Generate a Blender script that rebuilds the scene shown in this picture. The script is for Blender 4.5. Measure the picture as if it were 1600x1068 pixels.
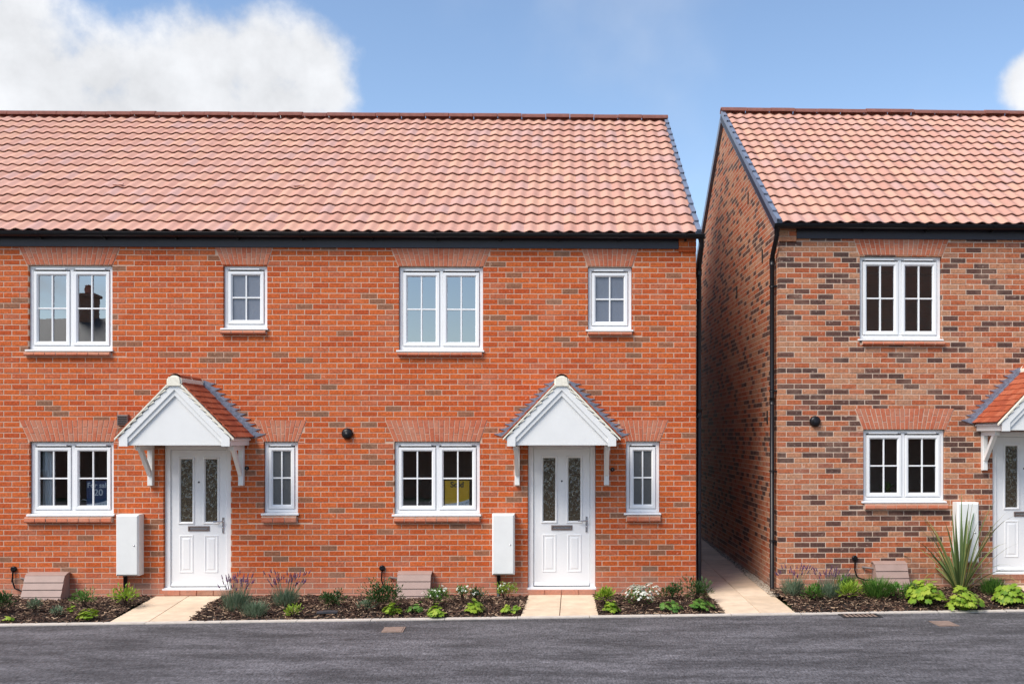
import bpy, math, random
from mathutils import Vector, Matrix, Quaternion
from math import sin, cos, pi, radians, sqrt, atan2, hypot

for o in list(bpy.data.objects):
    bpy.data.objects.remove(o)
S = bpy.context.scene
COL = S.collection
rnd = random.Random(7)

# ------------------------------------------------------------------ camera
HC = 2.29
YAW = radians(1.15)
F = 35.0 / 36.0 * 1600
PX, PY = 915.0, 679.0
cd = bpy.data.cameras.new('camera')
cam = bpy.data.objects.new('camera', cd)
COL.objects.link(cam)
cd.lens = 35
cd.sensor_width = 36
cd.shift_x = -(PX - 800) / 1600
cd.shift_y = (PY - 534) / 1600
cd.clip_end = 3000
cam.location = (0, 0, HC)
cam.rotation_euler = (radians(90), 0, -YAW)
S.camera = cam

# ------------------------------------------------------------------ world: sky with clouds
SUN_EL, SUN_AZ = radians(50), radians(227)      # azimuth clockwise from +Y
W = bpy.data.worlds.new('World')
S.world = W
W.use_nodes = True
nt = W.node_tree
for n in list(nt.nodes):
    nt.nodes.remove(n)


def N(t, typ, **kw):
    n = t.nodes.new(typ)
    for k, v in kw.items():
        setattr(n, k, v)
    return n


def math_node(t, op, a, b=None, c=None, clamp=False):
    n = t.nodes.new('ShaderNodeMath')
    n.operation = op
    n.use_clamp = clamp
    for i, v in enumerate((a, b, c)):
        if v is None:
            continue
        if isinstance(v, (int, float)):
            n.inputs[i].default_value = v
        else:
            t.links.new(v, n.inputs[i])
    return n.outputs[0]


sky = N(nt, 'ShaderNodeTexSky')
sky.sky_type = 'NISHITA'
sky.sun_disc = False
sky.sun_elevation = SUN_EL
sky.sun_rotation = SUN_AZ
sky.altitude = 50
sky.air_density = 1.0
sky.dust_density = 0.6
sky.ozone_density = 1.6
tc = N(nt, 'ShaderNodeTexCoord')
dirv = tc.outputs['Generated']


def pix_dir(px, py):
    a, b = (px - PX) / F, (PY - py) / F
    f = Vector((sin(YAW), cos(YAW), 0))
    r = Vector((cos(YAW), -sin(YAW), 0))
    return (f + a * r + b * Vector((0, 0, 1))).normalized()


# cumulus clouds: (direction, radius, vertical squash)
clouds = []
for px, py, r in ((5, 60, .062), (60, 120, .06), (160, 118, .046), (235, 135, .05), (330, 105, .054), (410, 92, .05), (480, 95, .042), (500, 140, .035), (-110, 80, .09), (30, 190, .09), (180, 195, .07),
                  (300, 180, .08), (430, 175, .065), (1612, 128, .027), (1695, 140, .05)):
    clouds.append((pix_dir(px, py), r))
cr = random.Random(3)
for i in range(6):
    az = radians(60 + cr.random() * 240)
    el = radians(10 + cr.random() * 38)
    d = Vector((sin(az) * cos(el), cos(az) * cos(el), sin(el)))
    for k in range(3):
        dd = (d + Vector((cr.uniform(-.12, .12), cr.uniform(-.12, .12), cr.uniform(-.04, .05)))).normalized()
        clouds.append((dd, cr.uniform(.09, .16)))
# warp direction a little so outlines are ragged
nz = N(nt, 'ShaderNodeTexNoise')
nz.inputs['Scale'].default_value = 13
nz.inputs['Detail'].default_value = 9
nz.inputs['Roughness'].default_value = .58
nt.links.new(dirv, nz.inputs['Vector'])
nz2 = N(nt, 'ShaderNodeTexNoise')
nz2.inputs['Scale'].default_value = 3.2
nz2.inputs['Detail'].default_value = 6
nt.links.new(dirv, nz2.inputs['Vector'])
field = None
for c, r in clouds:
    vm = N(nt, 'ShaderNodeVectorMath', operation='DISTANCE')
    nt.links.new(dirv, vm.inputs[0])
    vm.inputs[1].default_value = c
    v = math_node(nt, 'MULTIPLY_ADD', vm.outputs['Value'], -1.0 / r, 1.0)
    v = math_node(nt, 'MAXIMUM', v, -1.2)
    field = v if field is None else math_node(nt, 'SMOOTH_MAX', field, v, .35)
dens = math_node(nt, 'MULTIPLY_ADD', nz.outputs['Fac'], 2.0, -1.0)
dens = math_node(nt, 'ADD', dens, field)
mr = N(nt, 'ShaderNodeMapRange', interpolation_type='SMOOTHSTEP')
mr.inputs['From Min'].default_value = -.22
mr.inputs['From Max'].default_value = .5
nt.links.new(dens, mr.inputs['Value'])
# thin veil of high cloud
veil = N(nt, 'ShaderNodeMapRange', interpolation_type='SMOOTHSTEP')
veil.inputs['From Min'].default_value = .5
veil.inputs['From Max'].default_value = .8
veil.inputs['To Max'].default_value = .35
nt.links.new(nz2.outputs['Fac'], veil.inputs['Value'])
cmask = math_node(nt, 'MAXIMUM', mr.outputs[0], veil.outputs[0])
shade = N(nt, 'ShaderNodeMapRange')
shade.inputs['From Min'].default_value = .3
shade.inputs['From Max'].default_value = .7
shade.inputs['To Min'].default_value = .72
shade.inputs['To Max'].default_value = 1.0
nt.links.new(nz.outputs['Fac'], shade.inputs['Value'])
ccol = N(nt, 'ShaderNodeVectorMath', operation='SCALE')
ccol.inputs[0].default_value = (4.9, 5.0, 5.2)
nt.links.new(shade.outputs[0], ccol.inputs['Scale'])
mix = N(nt, 'ShaderNodeMix', data_type='RGBA')
nt.links.new(cmask, mix.inputs['Factor'])
nt.links.new(sky.outputs[0], mix.inputs['A'])
nt.links.new(ccol.outputs[0], mix.inputs['B'])
bg = N(nt, 'ShaderNodeBackground')
bg.inputs['Strength'].default_value = .128
nt.links.new(mix.outputs['Result'], bg.inputs['Color'])
out = N(nt, 'ShaderNodeOutputWorld')
nt.links.new(bg.outputs[0], out.inputs['Surface'])

sd = bpy.data.lights.new('sun', 'SUN')
sd.energy = 2.85
sd.angle = radians(32)
sd.color = (1, .94, .85)
sun = bpy.data.objects.new('sun', sd)
COL.objects.link(sun)
sp = Vector((sin(SUN_AZ) * cos(SUN_EL), cos(SUN_AZ) * cos(SUN_EL), sin(SUN_EL)))
sun.rotation_euler = sp.to_track_quat('Z', 'Y').to_euler()
sun.location = (-8, -12, 20)

try:
    S.cycles.max_bounces = 7
    S.cycles.diffuse_bounces = 3
    S.cycles.glossy_bounces = 3
    S.cycles.transmission_bounces = 4
    S.cycles.transparent_max_bounces = 8
except Exception:
    pass
S.view_settings.view_transform = 'Standard'
S.view_settings.look = 'None'
S.view_settings.gamma = 1
S.view_settings.exposure = 0.68
S.view_settings.use_curve_mapping = False

# ------------------------------------------------------------------ materials
MATS = {}


def new_mat(name):
    m = bpy.data.materials.new(name)
    m.use_nodes = True
    t = m.node_tree
    b = t.nodes['Principled BSDF']
    MATS[name] = m
    return m, t, b


def wpos(t, scale=None):
    g = N(t, 'ShaderNodeNewGeometry')
    if scale is None:
        return g.outputs['Position']
    mp = N(t, 'ShaderNodeMapping')
    mp.inputs['Scale'].default_value = scale
    t.links.new(g.outputs['Position'], mp.inputs['Vector'])
    return mp.outputs[0]


def noise(t, scale, detail=4, rough=.55, vec=None):
    n = N(t, 'ShaderNodeTexNoise')
    n.inputs['Scale'].default_value = scale
    n.inputs['Detail'].default_value = detail
    n.inputs['Roughness'].default_value = rough
    t.links.new(vec if vec is not None else wpos(t), n.inputs['Vector'])
    return n.outputs['Fac']


def maprange(t, v, a, b, c, d):
    n = N(t, 'ShaderNodeMapRange')
    for k, x in zip(('From Min', 'From Max', 'To Min', 'To Max'), (a, b, c, d)):
        n.inputs[k].default_value = x
    t.links.new(v, n.inputs['Value'])
    return n.outputs[0]


def mixc(t, fac, a, b, blend='MIX'):
    n = N(t, 'ShaderNodeMix', data_type='RGBA', blend_type=blend)
    for k, v in (('Factor', fac), ('A', a), ('B', b)):
        if isinstance(v, (int, float)):
            n.inputs[k].default_value = v
        elif isinstance(v, tuple):
            n.inputs[k].default_value = (*v[:3], 1)
        else:
            t.links.new(v, n.inputs[k])
    return n.outputs['Result']


def add_bump(t, b, fac, strength=.3, dist=.005):
    n = N(t, 'ShaderNodeBump')
    n.inputs['Strength'].default_value = strength
    n.inputs['Distance'].default_value = dist
    t.links.new(fac, n.inputs['Height'])
    t.links.new(n.outputs[0], b.inputs['Normal'])


def scale_color(t, col, fac):
    n = N(t, 'ShaderNodeVectorMath', operation='SCALE')
    if isinstance(col, tuple):
        n.inputs[0].default_value = col[:3]
    else:
        t.links.new(col, n.inputs[0])
    t.links.new(fac, n.inputs['Scale'])
    return n.outputs[0]


def plain(name, color, rough=.5, nscale=0, namt=.1, bump=0, bscale=60, bdist=.003, metallic=0, spec=.5):
    m, t, b = new_mat(name)
    b.inputs['Roughness'].default_value = rough
    b.inputs['Metallic'].default_value = metallic
    b.inputs['Specular IOR Level'].default_value = spec
    if nscale:
        f = maprange(t, noise(t, nscale), .25, .75, 1 - namt, 1 + namt)
        t.links.new(scale_color(t, color, f), b.inputs['Base Color'])
    else:
        b.inputs['Base Color'].default_value = (*color, 1)
    if bump:
        add_bump(t, b, noise(t, bscale, 5), bump, bdist)
    return m


def tinted(name, stops, rough=.8, nscale=40, namt=.2, bump=.3, bscale=150, bdist=.003, interp='LINEAR', haze=None, spec=.3, trans=0, splash=None, fleck=None):
    """colour from the 'tint' attribute through a ramp, with grain"""
    m, t, b = new_mat(name)
    b.inputs['Roughness'].default_value = rough
    b.inputs['Specular IOR Level'].default_value = spec
    a = N(t, 'ShaderNodeAttribute', attribute_name='tint')
    r = N(t, 'ShaderNodeValToRGB')
    r.color_ramp.interpolation = interp
    el = r.color_ramp.elements
    while len(el) < len(stops):
        el.new(.5)
    for e, (p, c) in zip(el, stops):
        e.position = p
        e.color = (*c, 1)
    t.links.new(a.outputs['Fac'], r.inputs[0])
    c = r.outputs[0]
    if nscale:
        c = scale_color(t, c, maprange(t, noise(t, nscale, 5), .25, .75, 1 - namt, 1 + namt))
    if haze:                                   # smeared lime / mortar bloom over the brick faces
        hcol, hs, lo, hi, amt = haze
        f = maprange(t, noise(t, hs, 6, .65), lo, hi, 0, amt)
        c = mixc(t, f, c, hcol)
    if fleck:                                  # smears of lime mortar left by the bricklayer
        f = maprange(t, noise(t, 17, 4, .7), .63, .74, 0, .6)
        c = mixc(t, f, c, fleck)
    if splash:                                 # dirt thrown up by rain, ragged upper edge
        scol, stop, amt = splash
        sz = N(t, 'ShaderNodeSeparateXYZ')
        t.links.new(wpos(t), sz.inputs[0])
        hgt = math_node(t, 'ADD', sz.outputs[2], math_node(t, 'MULTIPLY', noise(t, 3.5, 5), -.5))
        f = maprange(t, hgt, -.25, stop - .25, amt, 0)
        c = mixc(t, f, c, scol)
    t.links.new(c, b.inputs['Base Color'])
    if bump:
        add_bump(t, b, noise(t, bscale, 5), bump, bdist)
    if trans:
        b.inputs['Subsurface Weight'].default_value = 0
        tr = N(t, 'ShaderNodeBsdfTranslucent')
        t.links.new(c, tr.inputs['Color'])
        ms = N(t, 'ShaderNodeMixShader')
        ms.inputs[0].default_value = trans
        t.links.new(b.outputs[0], ms.inputs[1])
        t.links.new(tr.outputs[0], ms.inputs[2])
        t.links.new(ms.outputs[0], t.nodes['Material Output'].inputs['Surface'])
    return m


SPLASH = ((.55, .33, .25), .42, .55)      # pale splash dirt on the lowest courses
tinted('brick_red', [(0, (.42, .068, .014)), (.3, (.49, .092, .018)), (.62, (.54, .115, .024)), (.8, (.47, .11, .04)), (.87, (.40, .11, .05)), (.9, (.29, .105, .05)), (1, (.22, .105, .06))],
       haze=((.60, .30, .19), 2.3, .52, .85, .35), namt=.38, nscale=34, splash=SPLASH, fleck=(.70, .52, .42))
tinted('brick_buff', [(0, (.37, .09, .035)), (.25, (.42, .12, .05)), (.5, (.45, .18, .09)), (.8, (.43, .21, .12)), (.86, (.30, .10, .06)), (.89, (.14, .06, .042)), (1, (.08, .042, .034))],
       haze=((.54, .34, .24), 2.3, .5, .85, .4), namt=.38, nscale=34, splash=SPLASH, fleck=(.70, .52, .42))
tinted('brick_arch', [(0, (.46, .12, .06)), (.5, (.52, .15, .075)), (1, (.46, .17, .10))], haze=((.6, .36, .26), 4, .45, .8, .45), namt=.2)
tinted('roof_tile', [(0, (.51, .265, .20)), (.35, (.56, .305, .235)), (.65, (.59, .325, .23)), (.85, (.55, .31, .25)), (1, (.50, .30, .26))], rough=.7, nscale=6, namt=.09, bump=.15, bscale=200, bdist=.002)
tinted('canopy_tile', [(0, (.30, .065, .03)), (.5, (.38, .085, .035)), (1, (.42, .12, .06))], rough=.75, nscale=25, namt=.2)
plain('ridge_clay', (.44, .17, .12), .75, 12, .2, .2)
plain('mortar', (.58, .385, .285), .95, 14, .14, .4, 120)
plain('mortar_buff', (.60, .45, .35), .95, 14, .14, .4, 120)
plain('mortar_cream', (.80, .75, .63), .9, 25, .12, .5, 70)
plain('upvc', (.84, .84, .845), .28, 0, spec=.5)
plain('white_paint', (.78, .775, .76), .4, 5, .025, .05, 200)
plain('door_white', (.83, .83, .835), .35, 0, .03, .08, 300)
plain('meter_white', (.80, .80, .78), .4, 6, .03)
plain('black_plastic', (.010, .009, .011), .35, 8, .2, spec=.3)
plain('fascia', (.020, .018, .030), .45, 6, .15)
plain('verge_grey', (.17, .20, .27), .38, 10, .15)
plain('lead', (.17, .19, .25), .45, 22, .35, .5, 40, .006)
plain('chrome', (.6, .6, .62), .22, 0, metallic=1)
plain('dark_gap', (.01, .009, .009), .8)
plain('gas_box', (.34, .23, .195), .6, 9, .08, .2, 90)
plain('pipe_grey', (.16, .12, .11), .5, 9, .1)
plain('room_wall', (.34, .32, .30), .9)
plain('room_dark', (.52, .50, .47), .9)
plain('poster_blue', (.018, .075, .21), .4)
plain('poster_yellow', (.85, .55, .005), .4)
plain('poster_white', (.75, .8, .84), .4)
plain('poster_ink', (.03, .03, .035), .5)
plain('poster_teal', (.1, .3, .38), .5)
plain('pot_grey', (.25, .25, .25), .6)
tinted('foliage_lime', [(0, (.12, .24, .02)), (.5, (.24, .37, .03)), (1, (.38, .46, .06))], rough=.5, nscale=0, bump=0, trans=.3)
tinted('foliage_green', [(0, (.045, .125, .02)), (.5, (.085, .20, .03)), (1, (.16, .28, .05))], rough=.5, nscale=0, bump=0, trans=.25)
tinted('foliage_dark', [(0, (.018, .05, .014)), (.6, (.04, .09, .022)), (1, (.09, .15, .035))], rough=.45, nscale=0, bump=0, trans=.2)
tinted('foliage_grey', [(0, (.07, .115, .06)), (.5, (.13, .19, .11)), (1, (.22, .29, .19))], rough=.6, nscale=0, bump=0, trans=.2)
tinted('foliage_strap', [(0, (.07, .13, .04)), (.45, (.14, .20, .07)), (.75, (.30, .33, .12)), (1, (.55, .43, .13))], rough=.45, nscale=0, bump=0, trans=.2)
tinted('petal_white', [(0, (.6, .62, .5)), (1, (.82, .82, .76))], rough=.6, nscale=0, bump=0, trans=.2)
tinted('petal_purple', [(0, (.05, .018, .045)), (.6, (.09, .03, .085)), (1, (.2, .09, .2))], rough=.6, nscale=0, bump=0)
tinted('bark', [(0, (.018, .010, .007)), (.5, (.06, .03, .02)), (.78, (.15, .085, .055)), (1, (.46, .32, .21))], rough=.9, nscale=80, namt=.3, bump=.3)
plain('soil', (.022, .014, .010), .95, 9, .4, .8, 30, .02)
tinted('pebble', [(0, (.2, .15, .11)), (.5, (.38, .31, .24)), (1, (.55, .48, .4))], rough=.8, nscale=0, bump=0)
plain('terracotta_lid', (.25, .175, .14), .8, 15, .25, .3)
plain('iron', (.03, .03, .033), .6, 20, .3)
plain('grass_far', (.05, .10, .025), .9, 3, .3)
tinted('slab', [(0, (.65, .50, .355)), (1, (.74, .585, .43))], rough=.85, nscale=5, namt=.15, bump=.25, bscale=90)
plain('edging', (.56, .50, .44), .85, 10, .15, .3, 80)
plain('slate_roof', (.05, .052, .06), .6, 8, .2)

# asphalt
m, t, b = new_mat('asphalt')
g1 = noise(t, 48, 3, .75, wpos(t, (1, .32, 1)))
g2 = noise(t, 13, 4, .7, wpos(t, (1, .6, 1)))
streak = noise(t, 1.3, 8, .7, wpos(t, (.6, 1.9, 1)))
big = noise(t, .5, 4, .6, wpos(t, (.5, 1.3, 1)))
spk = noise(t, 60, 1, .5, wpos(t, (1, .4, 1)))
v = maprange(t, g1, .3, .7, .3, 1.8)
v = math_node(t, 'MULTIPLY', v, maprange(t, g2, .3, .7, .7, 1.35))
v = math_node(t, 'MULTIPLY', v, maprange(t, streak, .40, .64, .66, 1.75))
v = math_node(t, 'MULTIPLY', v, maprange(t, big, .3, .7, .85, 1.15))
v = math_node(t, 'ADD', v, maprange(t, spk, .7, .8, 0, 1.4))
t.links.new(scale_color(t, (.073, .069, .074), v), b.inputs['Base Color'])
b.inputs['Roughness'].default_value = .85
add_bump(t, b, g1, .6, .008)

# procedural brick (walls too far away or out of sight to pick the bricks apart)
def brick_tex(name, c1, c2, mo):
    m, t, b = new_mat(name)
    n = N(t, 'ShaderNodeTexBrick')
    tcn = N(t, 'ShaderNodeTexCoord')
    sx = N(t, 'ShaderNodeSeparateXYZ')
    t.links.new(tcn.outputs['Object'], sx.inputs[0])
    cx = N(t, 'ShaderNodeCombineXYZ')
    t.links.new(math_node(t, 'ADD', sx.outputs[0], sx.outputs[1]), cx.inputs[0])
    t.links.new(sx.outputs[2], cx.inputs[1])
    t.links.new(cx.outputs[0], n.inputs['Vector'])
    n.inputs['Color1'].default_value = (*c1, 1)
    n.inputs['Color2'].default_value = (*c2, 1)
    n.inputs['Mortar'].default_value = (*mo, 1)
    n.inputs['Scale'].default_value = 1
    n.inputs['Brick Width'].default_value = .225
    n.inputs['Row Height'].default_value = .075
    n.inputs['Mortar Size'].default_value = .006
    t.links.new(n.outputs['Color'], b.inputs['Base Color'])
    b.inputs['Roughness'].default_value = .9


brick_tex('brick_far', (.34, .12, .06), (.22, .10, .06), (.42, .34, .28))

# glass: thin pane, clear or obscured
def glass(name, tint, refl, rough, wob=0, wscale=8):
    m, t, b = new_mat(name)
    t.nodes.remove(b)
    tr = N(t, 'ShaderNodeBsdfTransparent')
    tr.inputs[0].default_value = (*tint, 1)
    gl = N(t, 'ShaderNodeBsdfGlossy')
    gl.inputs['Roughness'].default_value = rough
    gl.inputs['Color'].default_value = (.95, .97, 1, 1)
    lw = N(t, 'ShaderNodeFresnel')
    lw.inputs['IOR'].default_value = 1.5
    f = math_node(t, 'ADD', lw.outputs[0], refl, clamp=True)
    ms = N(t, 'ShaderNodeMixShader')
    t.links.new(f, ms.inputs[0])
    t.links.new(tr.outputs[0], ms.inputs[1])
    t.links.new(gl.outputs[0], ms.inputs[2])
    t.links.new(ms.outputs[0], t.nodes['Material Output'].inputs['Surface'])
    if wob:
        n = N(t, 'ShaderNodeBump')
        n.inputs['Strength'].default_value = wob
        n.inputs['Distance'].default_value = .01
        t.links.new(noise(t, wscale, 3), n.inputs['Height'])
        t.links.new(n.outputs[0], gl.inputs['Normal'])
    return m


glass('glass_clear', (.97, .98, .98), .085, 0, .015, 3)
glass('glass_sky', (.95, .96, .97), .30, 0, .02, 3)
# obscured glass: rough transmission plus rough reflection
for nm, colr, sc, tw, ro in (('glass_frosted', (.05, .05, .052), 160, .1, .26), ('glass_frosted_sky', (.15, .17, .22), 160, .1, .26), ('glass_door', (.14, .105, .06), 26, .6, .05)):  # upper frosted panes: sky reflection painted in as a bluer base colour
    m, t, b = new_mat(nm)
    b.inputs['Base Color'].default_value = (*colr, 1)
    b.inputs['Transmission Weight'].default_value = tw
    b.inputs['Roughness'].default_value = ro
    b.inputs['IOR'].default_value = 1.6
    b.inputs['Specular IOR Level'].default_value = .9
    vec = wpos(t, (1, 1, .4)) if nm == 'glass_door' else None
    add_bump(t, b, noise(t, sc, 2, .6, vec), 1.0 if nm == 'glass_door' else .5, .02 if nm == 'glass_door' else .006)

# ------------------------------------------------------------------ mesh helpers
class MB:
    def __init__(self):
        self.v, self.f, self.t, self.sm = [], [], [], []

    def face(self, idx, tint=.5, smooth=False):
        self.f.append(idx)
        self.t.append(tint)
        self.sm.append(smooth)

    def quad(self, a, b, c, d, tint=.5):
        n = len(self.v)
        self.v += [tuple(a), tuple(b), tuple(c), tuple(d)]
        self.face((n, n + 1, n + 2, n + 3), tint)

    def poly(self, pts, tint=.5):
        n = len(self.v)
        self.v += [tuple(p) for p in pts]
        self.face(tuple(range(n, n + len(pts))), tint)

    def box(self, x0, x1, y0, y1, z0, z1, tint=.5, M=None):
        n = len(self.v)
        p = [(x0, y0, z0), (x1, y0, z0), (x1, y1, z0), (x0, y1, z0), (x0, y0, z1), (x1, y0, z1), (x1, y1, z1), (x0, y1, z1)]
        if M is not None:
            p = [tuple(M @ Vector(q)) for q in p]
        self.v += p
        for q in ((0, 3, 2, 1), (4, 5, 6, 7), (0, 1, 5, 4), (1, 2, 6, 5), (2, 3, 7, 6), (3, 0, 4, 7)):
            self.face(tuple(n + i for i in q), tint)

    def bevbox(self, x0, x1, y0, y1, z0, z1, r=.006, tint=.5):
        """box with chamfered front (-y) edges"""
        n = len(self.v)
        for (i, y) in ((0, y1), (0, y0 + r), (r, y0)):
            self.v += [(x0 + i, y, z0 + i), (x1 - i, y, z0 + i), (x1 - i, y, z1 - i), (x0 + i, y, z1 - i)]
        for k in (0, 4):
            for j in range(4):
                self.face((n + k + j, n + k + (j + 1) % 4, n + k + 4 + (j + 1) % 4, n + k + 4 + j), tint)
        self.face((n + 8, n + 9, n + 10, n + 11), tint)
        self.face((n + 3, n + 2, n + 1, n), tint)

    def ring(self, x0, x1, z0, z1, prof, tint=.5):
        """mitred rectangular ring from (inset, y) profile points"""
        n = len(self.v)
        for i, y in prof:
            self.v += [(x0 + i, y, z0 + i), (x1 - i, y, z0 + i), (x1 - i, y, z1 - i), (x0 + i, y, z1 - i)]
        for k in range(len(prof) - 1):
            for j in range(4):
                a = n + 4 * k
                self.face((a + j, a + (j + 1) % 4, a + 4 + (j + 1) % 4, a + 4 + j), tint)

    def prism(self, pts, y0, y1, tint=.5):
        """(x,z) outline extruded in y"""
        n, k = len(self.v), len(pts)
        self.v += [(x, y0, z) for x, z in pts] + [(x, y1, z) for x, z in pts]
        self.face(tuple(range(n, n + k)), tint)
        self.face(tuple(range(n + 2 * k - 1, n + k - 1, -1)), tint)
        for j in range(k):
            a, b_ = j, (j + 1) % k
            self.face((n + a, n + k + a, n + k + b_, n + b_), tint)

    def prism_x(self, pts, x0, x1, tint=.5):
        """(y,z) outline extruded in x"""
        n, k = len(self.v), len(pts)
        self.v += [(x0, y, z) for y, z in pts] + [(x1, y, z) for y, z in pts]
        self.face(tuple(range(n, n + k)), tint)
        self.face(tuple(range(n + 2 * k - 1, n + k - 1, -1)), tint)
        for j in range(k):
            a, b_ = j, (j + 1) % k
            self.face((n + a, n + k + a, n + k + b_, n + b_), tint)

    def tube(self, pts, r, ns=10, tint=.5, cap=True):
        pts = [Vector(p) for p in pts]
        n = len(self.v)
        up = Vector((.13, .97, .2)).normalized()
        for i, p in enumerate(pts):
            d = (pts[min(i + 1, len(pts) - 1)] - pts[max(i - 1, 0)]).normalized()
            a = d.cross(up)
            if a.length < .05:
                a = d.cross(Vector((1, 0, 0)))
            a.normalize()
            b_ = d.cross(a)
            rr = r[i] if isinstance(r, (list, tuple)) else r
            for j in range(ns):
                w = 2 * pi * j / ns
                self.v.append(tuple(p + rr * (cos(w) * a + sin(w) * b_)))
        for i in range(len(pts) - 1):
            for j in range(ns):
                a0 = n + i * ns
                self.face((a0 + j, a0 + (j + 1) % ns, a0 + ns + (j + 1) % ns, a0 + ns + j), tint, True)
        if cap:
            self.face(tuple(n + j for j in range(ns)), tint)
            e = n + (len(pts) - 1) * ns
            self.face(tuple(e + j for j in reversed(range(ns))), tint)

    def lathe(self, prof, c, axis='y', ns=20, tint=.5):
        """(r, h) profile turned round an axis through c"""
        n = len(self.v)
        for r, h in prof:
            for j in range(ns):
                w = 2 * pi * j / ns
                if axis == 'y':
                    self.v.append((c[0] + r * cos(w), c[1] + h, c[2] + r * sin(w)))
                else:
                    self.v.append((c[0] + r * cos(w), c[1] + r * sin(w), c[2] + h))
        for i in range(len(prof) - 1):
            for j in range(ns):
                a0 = n + i * ns
                self.face((a0 + j, a0 + (j + 1) % ns, a0 + ns + (j + 1) % ns, a0 + ns + j), tint, True)
        e = n + (len(prof) - 1) * ns
        self.face(tuple(e + j for j in range(ns)), tint)

    def mesh(self, name, mat):
        me = bpy.data.meshes.new(name)
        me.from_pydata(self.v, [], self.f)
        at = me.attributes.new('tint', 'FLOAT', 'FACE')
        at.data.foreach_set('value', self.t)
        me.polygons.foreach_set('use_smooth', self.sm)
        me.materials.append(MATS[mat])
        return me

    def build(self, name, mat, parent=None):
        return link(name, self.mesh(name, mat), parent)


def link(name, data, parent=None, loc=None, M=None):
    o = bpy.data.objects.new(name, data)
    COL.objects.link(o)
    if parent is not None:
        o.parent = parent
    if M is not None:
        o.matrix_local = M
    elif loc is not None:
        o.location = loc
    return o


def thing(name, label, cat, loc=(0, 0, 0), rz=0, group=None):
    o = bpy.data.objects.new(name, None)
    o.empty_display_size = .2
    COL.objects.link(o)
    o.location = loc
    o.rotation_euler = (0, 0, rz)
    o['label'] = label
    o['category'] = cat
    if group:
        o['group'] = group
    return o


def tag(o, label, cat, group=None):
    o['label'] = label
    o['category'] = cat
    if group:
        o['group'] = group
    return o


def struct(o):
    o['kind'] = 'structure'
    return o


def one(name, mat, parent, fn):
    b = MB()
    fn(b)
    return b.build(name, mat, parent)


# ------------------------------------------------------------------ pixel -> place
DN = 14.0
cY, sY = cos(YAW), sin(YAW)


def LX(px):
    a = (px - PX) / F
    return DN * (a * cY + sY) / (cY - a * sY)


def LZ(px, py):
    w = LX(px) * sY + DN * cY
    return HC + (PY - py) * w / F


# right house: facade through corner C, turned by ALPHA
ALPHA = radians(.81)
wC = 14.14
uC = (1217 - PX) / F * wC
RC = Vector((uC * cY + wC * sY, -uC * sY + wC * cY, 0.17))


def RX(px):
    a = (px - PX) / F
    # point = RC + t*(cosA, sinA); camera u = X cY - Y sY ; w = X sY + Y cY
    ca, sa = cos(ALPHA), sin(ALPHA)
    u0, w0 = RC.x * cY - RC.y * sY, RC.x * sY + RC.y * cY
    du, dw = ca * cY - sa * sY, ca * sY + sa * cY
    return (a * w0 - u0) / (du - a * dw)


def RZ(px, py):
    tt = RX(px)
    w0, dw = RC.x * sY + RC.y * cY, cos(ALPHA) * sY + sin(ALPHA) * cY
    return HC + (PY - py) * (w0 + tt * dw) / F - RC.z


# road edge line
def EY(x):
    return 12.44 + .0567 * x


def ground_pt(px, py, z=0.02):
    w = F * (HC - z) / (py - PY)
    u = (px - PX) / F * w
    return Vector((u * cY + w * sY, -u * sY + w * cY, z))


# ------------------------------------------------------------------ house pieces
BL, BH, JT = .2135, .0635, .0115
NV = 16


def brick_piece(b, p, z0, z1, y0, y1, mp, tint, bev=.003):
    lb, lt, rb, rt = p
    n = len(b.v)
    b.v += [mp(lb, y1, z0), mp(rb, y1, z0), mp(rt, y1, z1), mp(lt, y1, z1)]
    b.v += [mp(lb, y0 + bev, z0), mp(rb, y0 + bev, z0), mp(rt, y0 + bev, z1), mp(lt, y0 + bev, z1)]
    b.v += [mp(lb + bev, y0, z0 + bev), mp(rb - bev, y0, z0 + bev), mp(rt - bev, y0, z1 - bev), mp(lt + bev, y0, z1 - bev)]
    for k in (0, 4):
        for j in range(4):
            b.face((n + k + j, n + k + (j + 1) % 4, n + k + 4 + (j + 1) % 4, n + k + 4 + j), tint)
    b.face((n + 8, n + 9, n + 10, n + 11), tint)


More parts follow.
